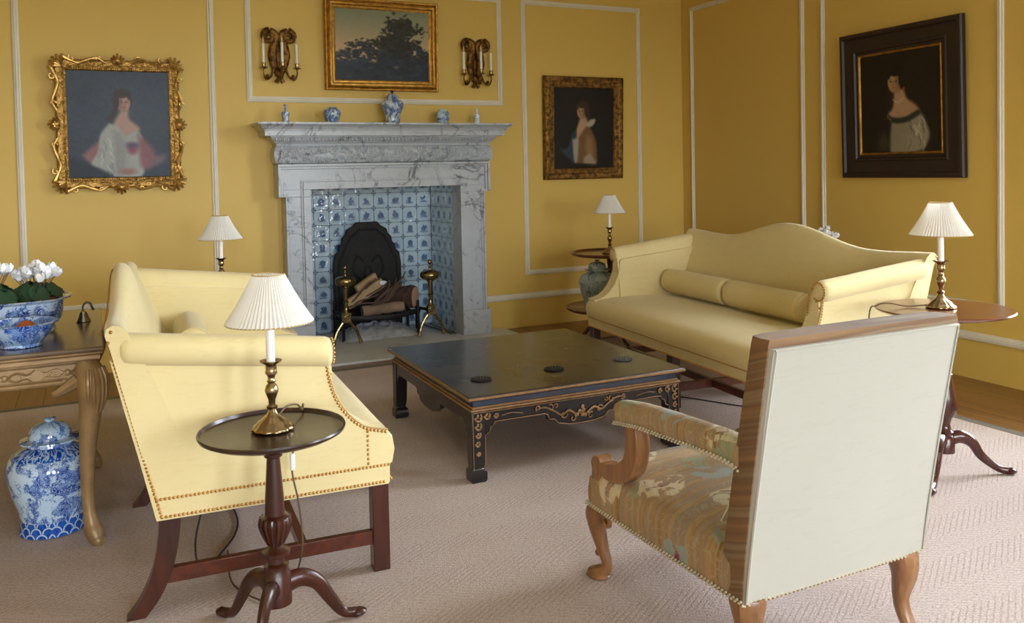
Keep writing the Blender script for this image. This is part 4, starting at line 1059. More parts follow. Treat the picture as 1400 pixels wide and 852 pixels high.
# left sofa: faces +x ; local front (-y) must point to +x
SL_RZ = PI/2-math.radians(3.2); place(sofa, .999, 4.03, SL_RZ)
sofa['label'] = 'pale yellow camelback sofa backing onto the gilt console table'; sofa['group'] = 'pair of yellow camelback sofas'
SR_RZ = -PI/2-math.radians(5.0)
sofa2 = dup(sofa, (3.035, 4.16, RZ0), SR_RZ, 'pale yellow camelback sofa with two bolsters, behind the tapestry armchair', 'pair of yellow camelback sofas')
def on_sofa(s, lx, ly, lz): return s.matrix_basis @ Vector((lx, ly, lz))
def bolster(s, rz, lx, length, label, lz=.622, ly=.60):
    r = .084; h = length/2
    prof = [(.001, -h), (r*.55, -h-.004), (r*.86, -h), (r*.97, -h+.010), (r, -h+.03)]+[(r*(1+.012*math.sin(k*1.7)), -h+.03+(2*h-.06)*k/10) for k in range(1, 10)]+[(r, h-.03), (r*.97, h-.010), (r*.86, h), (r*.55, h+.004), (.001, h)]
    o = thing('bolster_cushion', label, 'cushion', on_sofa(s, lx, ly, lz), rz)
    ob('cover', xf(lathe(prof, 28), RY(PI/2)), MT['sofa'], o, angle=60)
    for e_ in (-1, 1):
        ob('piping', [tube([(e_*(h-.004), r*.955*math.cos(a), r*.955*math.sin(a)) for a in np.linspace(0, 2*PI, 29)[:-1]], .004, 5, closed=True)][0], MT['sofa'], o)
bolster(sofa, SL_RZ, .62, .58, 'round yellow bolster lying on the sofa that backs onto the gilt console table')
bolster(sofa2, SR_RZ, -.585, .68, 'round yellow bolster nearer the porcelain jar, on the sofa behind the armchair')
bolster(sofa2, SR_RZ, .16, .68, 'round yellow bolster nearer the lamp table, on the sofa behind the armchair')
# ------------------------------------------------------------------ tapestry armchair (faces +y)
def armchair():
    o = thing('armchair', 'low armchair in worn floral tapestry with plain cream linen on its back', 'armchair', (1.875, 2.175, RZ0))
    w2 = .345; yf, yb = .405, -.405       # half width, front, back
    z0 = .272-RZ0
    # seat with tapestry sides
    secs = []
    for y in np.concatenate([[yb+.05], np.linspace(yb+.08, yf-.04, 12), [yf-.012, yf]]):
        e_ = .012 if y >= yf-.002 else 0
        t = (y-yb)/(yf-yb); dm = .03*math.sin(PI*min(max(t, 0), 1))
        zt = .395-(.03 if y > yf-.02 else 0)
        prof = [(-w2+e_, z0), (-w2-.004+e_, z0+.05), (-w2-.002+e_, zt-.045), (-w2+.012, zt-.012), (-w2+.05, zt+.006), (-.18, zt+.012+dm*.7), (0, zt+.014+dm), (.18, zt+.012+dm*.7), (w2-.05, zt+.006), (w2-.012, zt-.012), (w2+.002-e_, zt-.045), (w2+.004-e_, z0+.05), (w2-e_, z0)]
        secs.append([(x, y, z) for x, z in prof])
    ob('seat', loft(secs), MT['tapestry'], o, angle=50)
    # raked back: striped velvet edges, tapestry inside face, linen outside
    th = .105; top = .978; yt = yb-.125
    def bk(x, d, t): # d depth from outer face, t 0..1 up
        z = z0+(top-z0)*t; y = yb+(yt-yb)*t**1.15
        return (x, y+d, z)
    secs = []
    for t in np.linspace(0, 1, 14):
        hw = w2+.012*t; bul = .02*math.sin(PI*min(1, t*1.05)); dd = th*(1-.25*t)
        secs.append([bk(-hw, .010, t), bk(-hw-.003, dd*.5, t), bk(-hw+.006, dd, t), bk(-hw+.05, dd+.012+bul*.4, t), bk(-.15, dd+.02+bul, t), bk(.15, dd+.02+bul, t), bk(hw-.05, dd+.012+bul*.4, t), bk(hw-.006, dd, t), bk(hw+.003, dd*.5, t), bk(hw, .010, t)])
    secs.append([tuple(np.array(p)*np.array([.985, 1, 1])+np.array([0, 0, .016])) for p in secs[-1]])
    ob('back', loft(secs), MT['velvet'], o, angle=50)
    secs = []
    for t in np.linspace(0, .99, 14):
        hw = w2+.010*t-.003; b_ = .006*math.sin(PI*t)
        secs.append([bk(-hw, .012, t), bk(-hw+.004, -.002, t), bk(-.12, -.004-b_, t), bk(.12, -.004-b_, t), bk(hw-.004, -.002, t), bk(hw, .012, t)])
    lp = ob('back_panel', loft(secs), MT['linen'], o, angle=50); lp['label'] = 'plain cream linen covering the outside of the back'
    hw = w2+.006
    pip = [bk(-w2+.006, -.003, t) for t in np.linspace(.01, .985, 14)]+[bk(x, -.003, .985) for x in np.linspace(-w2, w2, 10)]+[bk(w2-.0, -.003, t) for t in np.linspace(.985, .01, 14)]
    ob('piping', tube(pip, .004, 5), MT['linen'], o)
    # braid
    bd = []
    def braid(pts, sp=.0075, r=.0052):
        P = np.asarray(pts, float); seg = np.linalg.norm(np.diff(P, axis=0), axis=1); cum = np.r_[0, np.cumsum(seg)]
        for k, t in enumerate(np.arange(0, cum[-1], sp)):
            q_ = np.array([np.interp(t, cum, P[:, i]) for i in range(3)]); q_[2] += .0035*(1 if k % 2 else -1)
            bd.append(ball(q_, r, 5, 3, (1, 1, .8)))
    braid([(-w2-.005, yb, z0+.004), (-w2-.005, yf+.002, z0+.004), (w2+.005, yf+.002, z0+.004), (w2+.005, yb, z0+.004)])
    braid([(-w2, yb-.002, z0+.002), (w2, yb-.002, z0+.002)], .0075, .0046)
    # arms
    for s in (-1, 1):
        xa = s*(w2-.028)
        path = bez([(xa, yb+.01, .652), (xa, yb+.10, .660), (xa+s*.006, .02, .648), (xa+s*.008, .14, .636), (xa+s*.008, .205, .626)], 6)
        secs = []
        for i, p in enumerate(path):
            f = i/(len(path)-1); hw_, hh = .036, .036*(1 if f < .96 else .7)
            hw_ *= 1 if f < .96 else .85
            secs.append([(p[0]+hw_*math.copysign(abs(math.cos(a))**.75, math.cos(a)), p[1], p[2]+hh*math.copysign(abs(math.sin(a))**.7, math.sin(a))+(0.008 if math.sin(a) > 0 else 0)) for a in np.linspace(0, 2*PI, 17)[:-1]])
        a_ = ob('arm_pad', loft(secs), MT['tapestry'], o, angle=60)
        for side in (-1, 1): braid([(p[0]+side*.0365, p[1], p[2]-.026) for p in path], .0075, .005)
        wd = .027
        sp_ = bez([(xa, .135, .600), (xa, .128, .535), (xa, .150, .468), (xa, .205, .425), (xa, .265, .408), (xa, .318, .405)], 6)
        secs = []
        for i, p in enumerate(sp_):
            f = i/(len(sp_)-1); t_ = sp_[min(i+1, len(sp_)-1)]-sp_[max(i-1, 0)]; t_ /= np.linalg.norm(t_); nrm = np.array([0, -t_[2], t_[1]]); k = .030+.006*math.sin(PI*f)-.006*f
            secs.append([tuple(p+nrm*k+np.array([wd, 0, 0])), tuple(p+nrm*k-np.array([wd, 0, 0])), tuple(p-nrm*k-np.array([wd, 0, 0])), tuple(p-nrm*k+np.array([wd, 0, 0]))])
        ob('arm_support', join(loft(secs), xf(lathe([(.001, -.028), (.032, -.028), (.032, .028), (.001, .028)], 20), T(xa, .345, .412) @ RY(PI/2)), box(xa-.026, xa+.026, .325, .376, .345, .41)), MT['walnut'], o, bev=.004, angle=35)
    # cabriole legs: front with scroll ears, pad foot
    for s in (-1, 1):
        kx, ky = s*(w2-.045), yf-.045
        d = np.array([s*.5, .86, 0])
        pt = [(0, .30), (.012, .262), (.034, .225), (.030, .17), (.010, .10), (-.004, .055), (.004, .028), (.022, .012)]
        path = bez([np.array([kx, ky, 0])+d*a+np.array([0, 0, z]) for a, z in pt], 5)
        g = tube(path, [.036, .042, .040, .030, .021, .018, .024, .032], 12, upv=(1, 0, 0))
        ft = mv(xf(lathe([(.001, 0), (.036, .001), (.042, .010), (.036, .022), (.018, .03)], 16), SC(.95, 1.15, 1)), kx+d[0]*.03, ky+d[1]*.03, 0)
        ears = [tube(spiral((kx-s*.055, .225), .028, .006, PI/2, PI/2+s*5.5, 20, y=ky+.028), .009, 6), tube([(v[2] and kx+s*.028 or kx+s*.028, v[0], v[1]) for v in [(ky-.055+.028*math.cos(a)*(1-a/9), .225+.028*math.sin(a)*(1-a/9), 1) for a in np.linspace(1.57, 6.5, 18)]], .009, 6)]
        g[0][:, 2] = np.clip(g[0][:, 2], 0, z0+.006)
        ob('leg', join(g, ft, *ears, ball((kx+d[0]*.03, ky+d[1]*.03, .085), .012)), MT['walnut'], o)
        kx, ky = s*(w2-.05), yb+.05
        path = bez([(kx, ky, .30), (kx+s*.004, ky-.012, .25), (kx+s*.010, ky-.020, .19), (kx+s*.004, ky-.012, .11), (kx+s*.006, ky-.03, .05), (kx+s*.012, ky-.065, 0)], 5)
        secs = []
        for i, p in enumerate(path):
            f = i/(len(path)-1); h1 = np.interp(f, [0, .25, .6, 1], [.056, .050, .024, .024]); 
            secs.append([(p[0]+h1*math.cos(a), p[1]+h1*math.sin(a), min(p[2], z0+.004)) for a in np.linspace(PI/8, 2*PI+PI/8, 13)[:-1]])
        ob('leg', loft(secs), MT['walnut'], o, angle=30)
    ob('seat_rail', box(-w2+.02, w2-.02, yb+.02, yf-.02, z0-.02, z0+.01), MT['walnut'], o)
    b_ = ob('braid', join(*bd), MT['gimp'], o); b_['kind'] = 'stuff'; b_['label'] = 'cream looped braid edging'
    # loose label hanging by the arm
    ob('hanging_tag', prism([(-w2+.095, .475), (-w2+.115, .455), (-w2+.125, .418), (-w2+.085, .413), (-w2+.055, .42)], yb+.155, yb+.160), MT['plastic'], o)
armchair()
# ------------------------------------------------------------------ lacquer coffee table
def coffee_table():
    o = thing('coffee_table', 'low square black lacquer coffee table with gold scrollwork and worn top', 'coffee table', (2.115, 4.20, RZ0), math.radians(-1.2))
    w2, d2, tz = .598, .640, .418-RZ0
    ob('top', box(-w2, w2, -d2, d2, tz-.024, tz), MT['lacquer'], o, bev=.007, seg=3)
    ob('edge_band', mframe(0, 0, [(0, 0)]*3) if False else xf(join(box(-w2-.002, w2+.002, -d2-.002, -d2+.004, -.018, -.006), box(-w2-.002, w2+.002, d2-.004, d2+.002, -.018, -.006), box(-w2-.002, -w2+.004, -d2, d2, -.018, -.006), box(w2-.004, w2+.002, -d2, d2, -.018, -.006)), T(0, 0, tz)), MT['goldline'], o, bev=.002)
    i1 = .035
    ob('waist', box(-w2+i1, w2-i1, -d2+i1, d2-i1, tz-.064, tz-.02), MT['bluelac'], o)
    ob('moulding', join(*[box(-w2+a, w2-a, -d2+a, d2-a, tz-z1, tz-z0_) for a, z0_, z1 in ((.028, .056, .066), (.018, .066, .076))]), MT['goldline'], o, bev=.002)
    za, zb = tz-.076, tz-.076-.062
    ax, ay = w2-.022, d2-.022
    def apron_poly(L_):
        h = L_-.072
        r = [(-h, za), (-h, zb-.052), (-h+.016, zb-.045), (-h+.020, zb-.022), (-h+.034, zb-.018), (-h+.042, zb-.002), (-h+.07, zb), (-.20, zb), (-.185, zb-.008), (-.178, zb-.03), (-.150, zb-.032), (-.13, zb-.055), (-.07, zb-.068), (0, zb-.070)]
        return r+[(-x, z) for x, z in reversed(r[:-1])]
    def decor(L_):
        g = []; y = -.004
        for s in (-1, 1):
            g.append(tube(bez([(s*.03, y, zb-.02), (s*.07, y, zb+.005), (s*.11, y, zb-.012), (s*.15, y, zb+.012), (s*.20, y, zb+.036), (s*.25, y, zb+.030)], 5), [.006, .005, .004, .003], 5, flat=.4, upv=(0, 1, 0)))
            for cx_, cz_, r_, a_ in ((.10, zb-.01, .022, 0), (.17, zb+.03, .018, 2), (.05, zb-.036, .018, 1), (.235, zb+.036, .016, 4), (.14, zb+.035, .012, 3)):
                g.append(tube(spiral((s*cx_, cz_), r_, .004, a_, a_+s*5.4, 16, y=y), .0035, 4))
            h = L_-.03
            for cx_, cz_, r_ in ((h, zb+.030, .022), (h, zb-.01, .020), (h-.045, zb+.034, .018), (h-.09, zb+.032, .013), (h, zb-.05, .015), (h+.004, zb-.09, .014), (h, zb-.135, .010)):
                g.append(tube(spiral((s*cx_, cz_), r_, .004, 1, 1+s*6.0, 16, y=y), .0035, 4))
                for q_ in range(4): g.append(ball((s*(cx_+.6*r_*math.cos(q_*1.57)), y, cz_+.6*r_*math.sin(q_*1.57)), .006, 5, 3, (1, .4, 1)))
            g.append(tube(bez([(s*(h-.12), y, zb+.03), (s*(h-.17), y, zb+.036), (s*(h-.23), y, zb+.026)], 4), .002, 4))
        for q_ in range(9): g.append(ball((.026*math.cos(q_*.7)*(q_ % 3)/2, y, zb-.012+.026*math.sin(q_*.7)*(q_ % 3)/2), .011, 6, 3, (1, .3, 1)))
        # fine gold outline
        P_ = apron_poly(L_); g.append(tube([(x, y+.001, z+.006) for x, z in P_[1:-1]], .0022, 4))
        g.append(tube([(-L_+.008, y+.001, za-.006), (L_-.008, y+.001, za-.006)], .002, 4))
        for s in (-1, 1): g.append(tube([(s*(L_-.006), y+.001, za-.006), (s*(L_-.006), y+.001, .05)], .002, 4)); g.append(tube([(s*(L_-.066), y+.001, zb-.055), (s*(L_-.062), y+.001, .06)], .002, 4))
        return join(*g)
    for k in range(4):
        L_, dep = (ax, ay) if k % 2 == 0 else (ay, ax)
        m = RZ(k*PI/2)
        a_ = ob('apron', xf(prism(apron_poly(L_), -dep+.004, -dep+.03), m), MT['black'], o)
        if k == 0: ob('gilt_scrollwork', xf(mv(decor(L_), 0, -dep+.002, 0), m), MT['goldline'], a_)
    for sx_ in (-1, 1):
        for sy_ in (-1, 1):
            x0, y0 = sx_*ax, sy_*ay; secs = []
            for z, w_, out in ((za, .072, 0), (.10, .064, 0), (.062, .058, 0), (.058, .066, .004), (.045, .072, .006), (.012, .072, .006), (0, .064, .004)):
                secs.append([(x0+sx_*out, y0+sy_*out, z), (x0-sx_*w_, y0+sy_*out, z), (x0-sx_*w_, y0-sy_*w_, z), (x0+sx_*out, y0-sy_*w_, z)])
            ob('leg', loft(secs), MT['black'], o, bev=.004, angle=30)
    return o, tz
ct, ctz = coffee_table()
for k, (x, y, lab) in enumerate(((1.692, 3.855, 'round dark pierced coaster on the coffee table corner facing the yellow sofa with one bolster'), (2.104, 3.86, 'round dark pierced coaster, the middle one of three on the coffee table'), (2.534, 3.875, 'round glinting pierced coaster on the coffee table corner beside the two-bolster sofa'))):
    g = [lathe([(.001, 0), (.052, 0), (.054, .003), (.050, .005), (.001, .005)], 28)]
    for r_, n_ in ((.046, 18), (.032, 12), (.017, 7)):
        for q_ in range(n_): g.append(ball((r_*math.cos(2*PI*q_/n_), r_*math.sin(2*PI*q_/n_), .0055), .0065, 6, 3, (1, 1, .35)))
    tag(ob('coaster', join(*g), MT['coaster'] if k < 2 else simple('pewter_pierced', S(110, 118, 124), .3, .7, var=.4, vs_=90), m=T(x, y, .4185)), lab, 'coaster', 'coasters on the coffee table')
# ------------------------------------------------------------------ tripod tables
def tripod_table(label, loc, topz, r, legr, prof, mtop, mcol, angles, rim=True, tilt=0.0, tilt_dir=0.0, tiers=(), name='tripod_table', block=False):
    o = thing(name, label, 'table', (loc[0], loc[1], loc[2]))
    tz = topz-loc[2]
    if rim: tp = [(.001, -.020), (r*.90, -.019), (r*.985, -.009), (r, -.001), (r*.992, .004), (r*.972, .004), (r*.955, -.006), (r*.93, -.008), (.001, -.008)]
    else: tp = [(.001, -.024), (r*.86, -.023), (r*.95, -.016), (r, -.006), (r*.992, .0), (.001, 0)]
    m = T(0, 0, tz) @ Matrix.Rotation(tilt, 4, Vector((math.cos(tilt_dir), math.sin(tilt_dir), 0)))
    ob('table_top', xf(lathe(tp, 64), m), mtop, o, angle=35)
    ob('column', lathe([(r_, z*tz if False else z) for r_, z in prof], 28), mcol, o, angle=35)
    for a in angles:
        pth = bez([(.03, 0, .165), (.075, 0, .172), (.125, 0, .145), (.165, 0, .085), (legr*.78, 0, .030), (legr*.92, 0, .016), (legr, 0, .013)], 6)
        g = tube(pth, [.032, .030, .024, .020, .016, .017, .018], 10, flat=.72, upv=(0, 1, 0))
        g[0][:, 2] = np.maximum(g[0][:, 2], 0)
        ob('leg', xf(join(g, ball((legr-.004, 0, .014), .0205, 10, 6, (1.35, 1, .68))), RZ(a)), mcol, o)
    if block: ob('top_block', box(-.10, .10, -.10, .10, tz-.055, tz-.022), mcol, o, bev=.004)
    return o
TL = (.475, 2.69, RZ0); TLZ = .668
colL = [(.030, .105), (.045, .11), (.044, .20), (.036, .215), (.038, .232), (.026, .238), (.025, .255), (.042, .264), (.043, .275), (.028, .283), (.021, .292), (.030, .315), (.045, .355), (.046, .375), (.040, .384), (.030, .388), (.028, .45), (.020, .565), (.028, .570), (.029, .580), (.020, .586), (.021, .60), (.040, .610), (.044, .622), (.034, .632), (.030, .648)]
def reed(a, z): return 1
tl = tripod_table('small round mahogany tripod table with dished top beside the yellow sofa arm', TL, TLZ, .222, .262, [], MT['mahogtop'], MT['mahog'], (math.radians(142), math.radians(-2), math.radians(-108))) if False else None
def tripod_left():
    o = tripod_table('small round dark mahogany tripod table beside the arm of the one-bolster sofa', TL, TLZ, .222, .262, colL, MT['mahogtop'], MT['mahog'], (math.radians(122), math.radians(2), math.radians(-118)))
    # reeded urn on the column
    g = []
    for k in range(16):
        a = 2*PI*k/16
        g.append(tube(bez([(.024*math.cos(a), .024*math.sin(a), .296), (.036*math.cos(a), .036*math.sin(a), .325), (.046*math.cos(a), .046*math.sin(a), .36), (.044*math.cos(a), .044*math.sin(a), .382)], 3), [.003, .005, .0065, .004], 5))
    ob('reeding', join(*g), MT['mahog'], o)
    return o
tripod_left()
colR = [(.028, .10), (.046, .105), (.046, .17), (.036, .185), (.040, .20), (.030, .212), (.026, .235), (.034, .262), (.052, .29), (.056, .31), (.050, .36), (.036, .44), (.033, .46), (.036, .465), (.031, .47), (.028, .58), (.026, .66), (.034, .672), (.028, .685), (.04, .72)]
TR = (3.475, 2.65, RZ0); TRZ = .778
tripod_table('larger round reddish mahogany tripod table between the armchair and the panelled wall', TR, TRZ, .292, .30, colR, MT['redtop'], MT['reddark'], (math.radians(-30), math.radians(-152), math.radians(90)), rim=False, block=True)
TBL = (.71, 5.66, RZ0); TBLZ = .722
colB = [(r_, z*(.722-.0125)/.66) for r_, z in colL]
tripod_table('round mahogany lamp table hidden behind the arm of the sofa with one bolster', TBL, TBLZ, .24, .26, colB, MT['mahogtop'], MT['mahog'], (1.0, 3.1, 5.2))
# two-tier table by the fireplace wall
TBR = (3.83, 6.02, RZ0); TBRZ = .742
o = thing('two_tier_table', 'round two-tier mahogany table carrying a lamp and a porcelain jar, behind the sofa arm', 'table', TBR)
r = .33
ob('table_top', mv(lathe([(.001, -.020), (r*.90, -.02), (r*.98, -.008), (r, .004), (r*.99, .010), (r*.96, .006), (r*.94, -.006), (.001, -.006)], 56), 0, 0, TBRZ+.006-RZ0), MT['redtop'], o)
ob('lower_tier', mv(lathe([(.001, -.02), (.35, -.02), (.37, -.008), (.375, .006), (.365, .006), (.355, -.002), (.001, -.002)], 56), 0, 0, .30-RZ0), MT['redtop'], o)
ob('column', lathe([(.04, .10), (.045, .2), (.03, .22), (.028, .29), (.04, .31), (.028, .33), (.022, .5), (.03, .55), (.02, .6), (.03, .71), (.035, .73)], 20), MT['reddark'], o)
for a in (.4, 2.5, 4.6):
    g = tube(bez([(.03, 0, .165), (.10, 0, .165), (.18, 0, .11), (.24, 0, .04), (.30, 0, .018)], 6), [.03, .026, .02, .016, .018], 9, flat=.75, upv=(0, 1, 0)); g[0][:, 2] = np.maximum(g[0][:, 2], 0)
    ob('leg', xf(g, RZ(a)), MT['reddark'], o)
# low stand with flowers behind the other sofa
TF = (4.72, 4.56, 0.0); TFZ = .70
o = thing('pedestal_stand', 'slim mahogany pedestal stand behind the two-bolster sofa', 'stand', TF)
ob('table_top', mv(lathe([(.001, -.02), (.15, -.02), (.17, -.005), (.17, 0), (.001, 0)], 40), 0, 0, TFZ), MT['redtop'], o)
ob('column', lathe([(.03, .1), (.05, .12), (.03, .2), (.025, .3), (.045, .36), (.025, .42), (.022, .62), (.04, .68), (.05, .69)], 20), MT['reddark'], o)
for a in (.4, 2.5, 4.6):
    g = tube(bez([(.03, 0, .165), (.09, 0, .165), (.14, 0, .11), (.17, 0, .04), (.20, 0, .018)], 6), [.03, .024, .02, .016, .018], 9, upv=(0, 1, 0)); g[0][:, 2] = np.maximum(g[0][:, 2], 0)
    ob('leg', xf(g, RZ(a)), MT['reddark'], o)
# ------------------------------------------------------------------ candlestick lamps
def pleated(r0, r1, z0, z1, n=60):
    secs = []
    for f in np.linspace(0, 1, 7):
        z = z0+(z1-z0)*f; r_ = r0+(r1-r0)*f+.004*math.sin(PI*f)*-1
        secs.append([((r_+(.0034 if k % 2 else -.0034)*(1-.5*f))*math.cos(2*PI*k/(2*n)), (r_+(.0034 if k % 2 else -.0034)*(1-.5*f))*math.sin(2*PI*k/(2*n)), z) for k in range(2*n)])
    return loft(secs, cap=False)
def lamp(label, loc, cord=None, sw=None, scl=1.0):
    o = thing('candlestick_lamp', label, 'lamp', loc, 0, 'candlestick lamps with pleated shades')
    flute = lambda k: (lambda a, z: 1+.035*math.cos(k*a))
    ob('base', lathe([(.060, 0), (.064, .004), (.062, .010), (.055, .016), (.050, .018), (.046, .026), (.032, .036), (.020, .046), (.013, .058), (.010, .066)], 64, flute(12)), MT['bronze'], o, angle=70)
    ob('stem', lathe([(.010, .064), (.016, .068), (.017, .074), (.010, .080), (.011, .095), (.019, .115), (.021, .126), (.017, .138), (.010, .146), (.014, .152), (.010, .158), (.012, .168), (.019, .178), (.017, .186), (.017, .198), (.020, .206), (.032, .212), (.034, .216), (.020, .216), (.016, .210)], 40), MT['bronze'], o, angle=50)
    ob('candle_tube', lathe([(.0135, .205), (.0125, .36), (.010, .40), (.001, .402)], 20), MT['candle'], o)
    sh = ob('shade', pleated(.131, .048, .335, .482), MT['shade'], o, smooth=False)
    e_ = [tube([(r_*math.cos(a), r_*math.sin(a), z) for a in np.linspace(0, 2*PI, 49)[:-1]], .0022, 5, closed=True) for r_, z in ((.131, .335), (.048, .482))]
    [ob('edging', q_, MT['gold_thread'], sh) for q_ in e_]
    ob('shade_carrier', join(*[tube([(0, 0, .40), (.046*math.cos(a), .046*math.sin(a), .478)], .0014, 4) for a in (0, 2.1, 4.2)]), MT['brass'], sh)
    if cord is not None:
        L0 = Vector(loc)
        c_ = ob('cord', tube(bez([np.array(p)-np.array(loc) for p in cord], 8), .0032, 6), MT['cord'], o)
        if sw: 
            p = np.array(sw)-np.array(loc); ob('switch', box(p[0]-.008, p[0]+.008, p[1]-.008, p[1]+.008, p[2]-.028, p[2]+.028), MT['plastic'], c_, bev=.004)
    return o
zt = TLZ-.008
lamp('candlestick lamp with pleated white shade on the small dark tripod table', (.478, 2.70, zt+.001),
     [(.50, 2.755, zt+.02), (.54, 2.80, zt+.04), (.58, 2.83, zt+.035), (.60, 2.845, zt+.012), (.615, 2.90, zt+.013), (.60, 2.915, zt-.05), (.575, 2.90, .50), (.573, 2.895, .44), (.59, 2.89, .34), (.60, 2.90, .20), (.585, 2.93, .09), (.56, 2.96, .02), (.50, 2.90, .018), (.40, 3.1, .018), (.42, 3.4, .018)], (.574, 2.897, .485))
lamp('candlestick lamp with pleated white shade on the larger reddish tripod table', (3.47, 2.66, TRZ+.001),
     [(3.44, 2.70, TRZ+.012), (3.36, 2.75, TRZ+.006), (3.28, 2.79, TRZ+.022), (3.23, 2.81, TRZ+.012), (3.205, 2.83, TRZ-.03), (3.205, 2.84, .45), (3.23, 2.88, .05), (3.26, 2.95, .018), (3.4, 3.1, .018)])
lamp('candlestick lamp with pleated white shade beside the rococo-framed portrait, standing behind the sofa arm', (.715, 5.66, TBLZ-.006))
lamp('candlestick lamp with pleated white shade below the aged gilt framed portrait', (3.83, 6.02, TBRZ+.001))
# dark flex under the left sofa
tag(ob('floor_cable', tube(bez([(.36, 3.25, .35), (.345, 3.3, .30), (.30, 3.32, .12), (.31, 3.30, .02), (.38, 3.36, .018), (.5, 3.7, .018), (.45, 4.4, .018)], 8), .004, 6), MT['cordblack']), 'thin black cable trailing on the rug under the sofa near the console', 'cable')
tag(ob('floor_cable', tube(bez([(3.12, 4.45, .018), (3.25, 4.30, .018), (3.38, 4.05, .018), (3.55, 3.7, .018), (3.6, 3.3, .018)], 8), .004, 6), MT['cordblack']), 'thin black cable lying on the rug under the two-bolster sofa', 'cable')
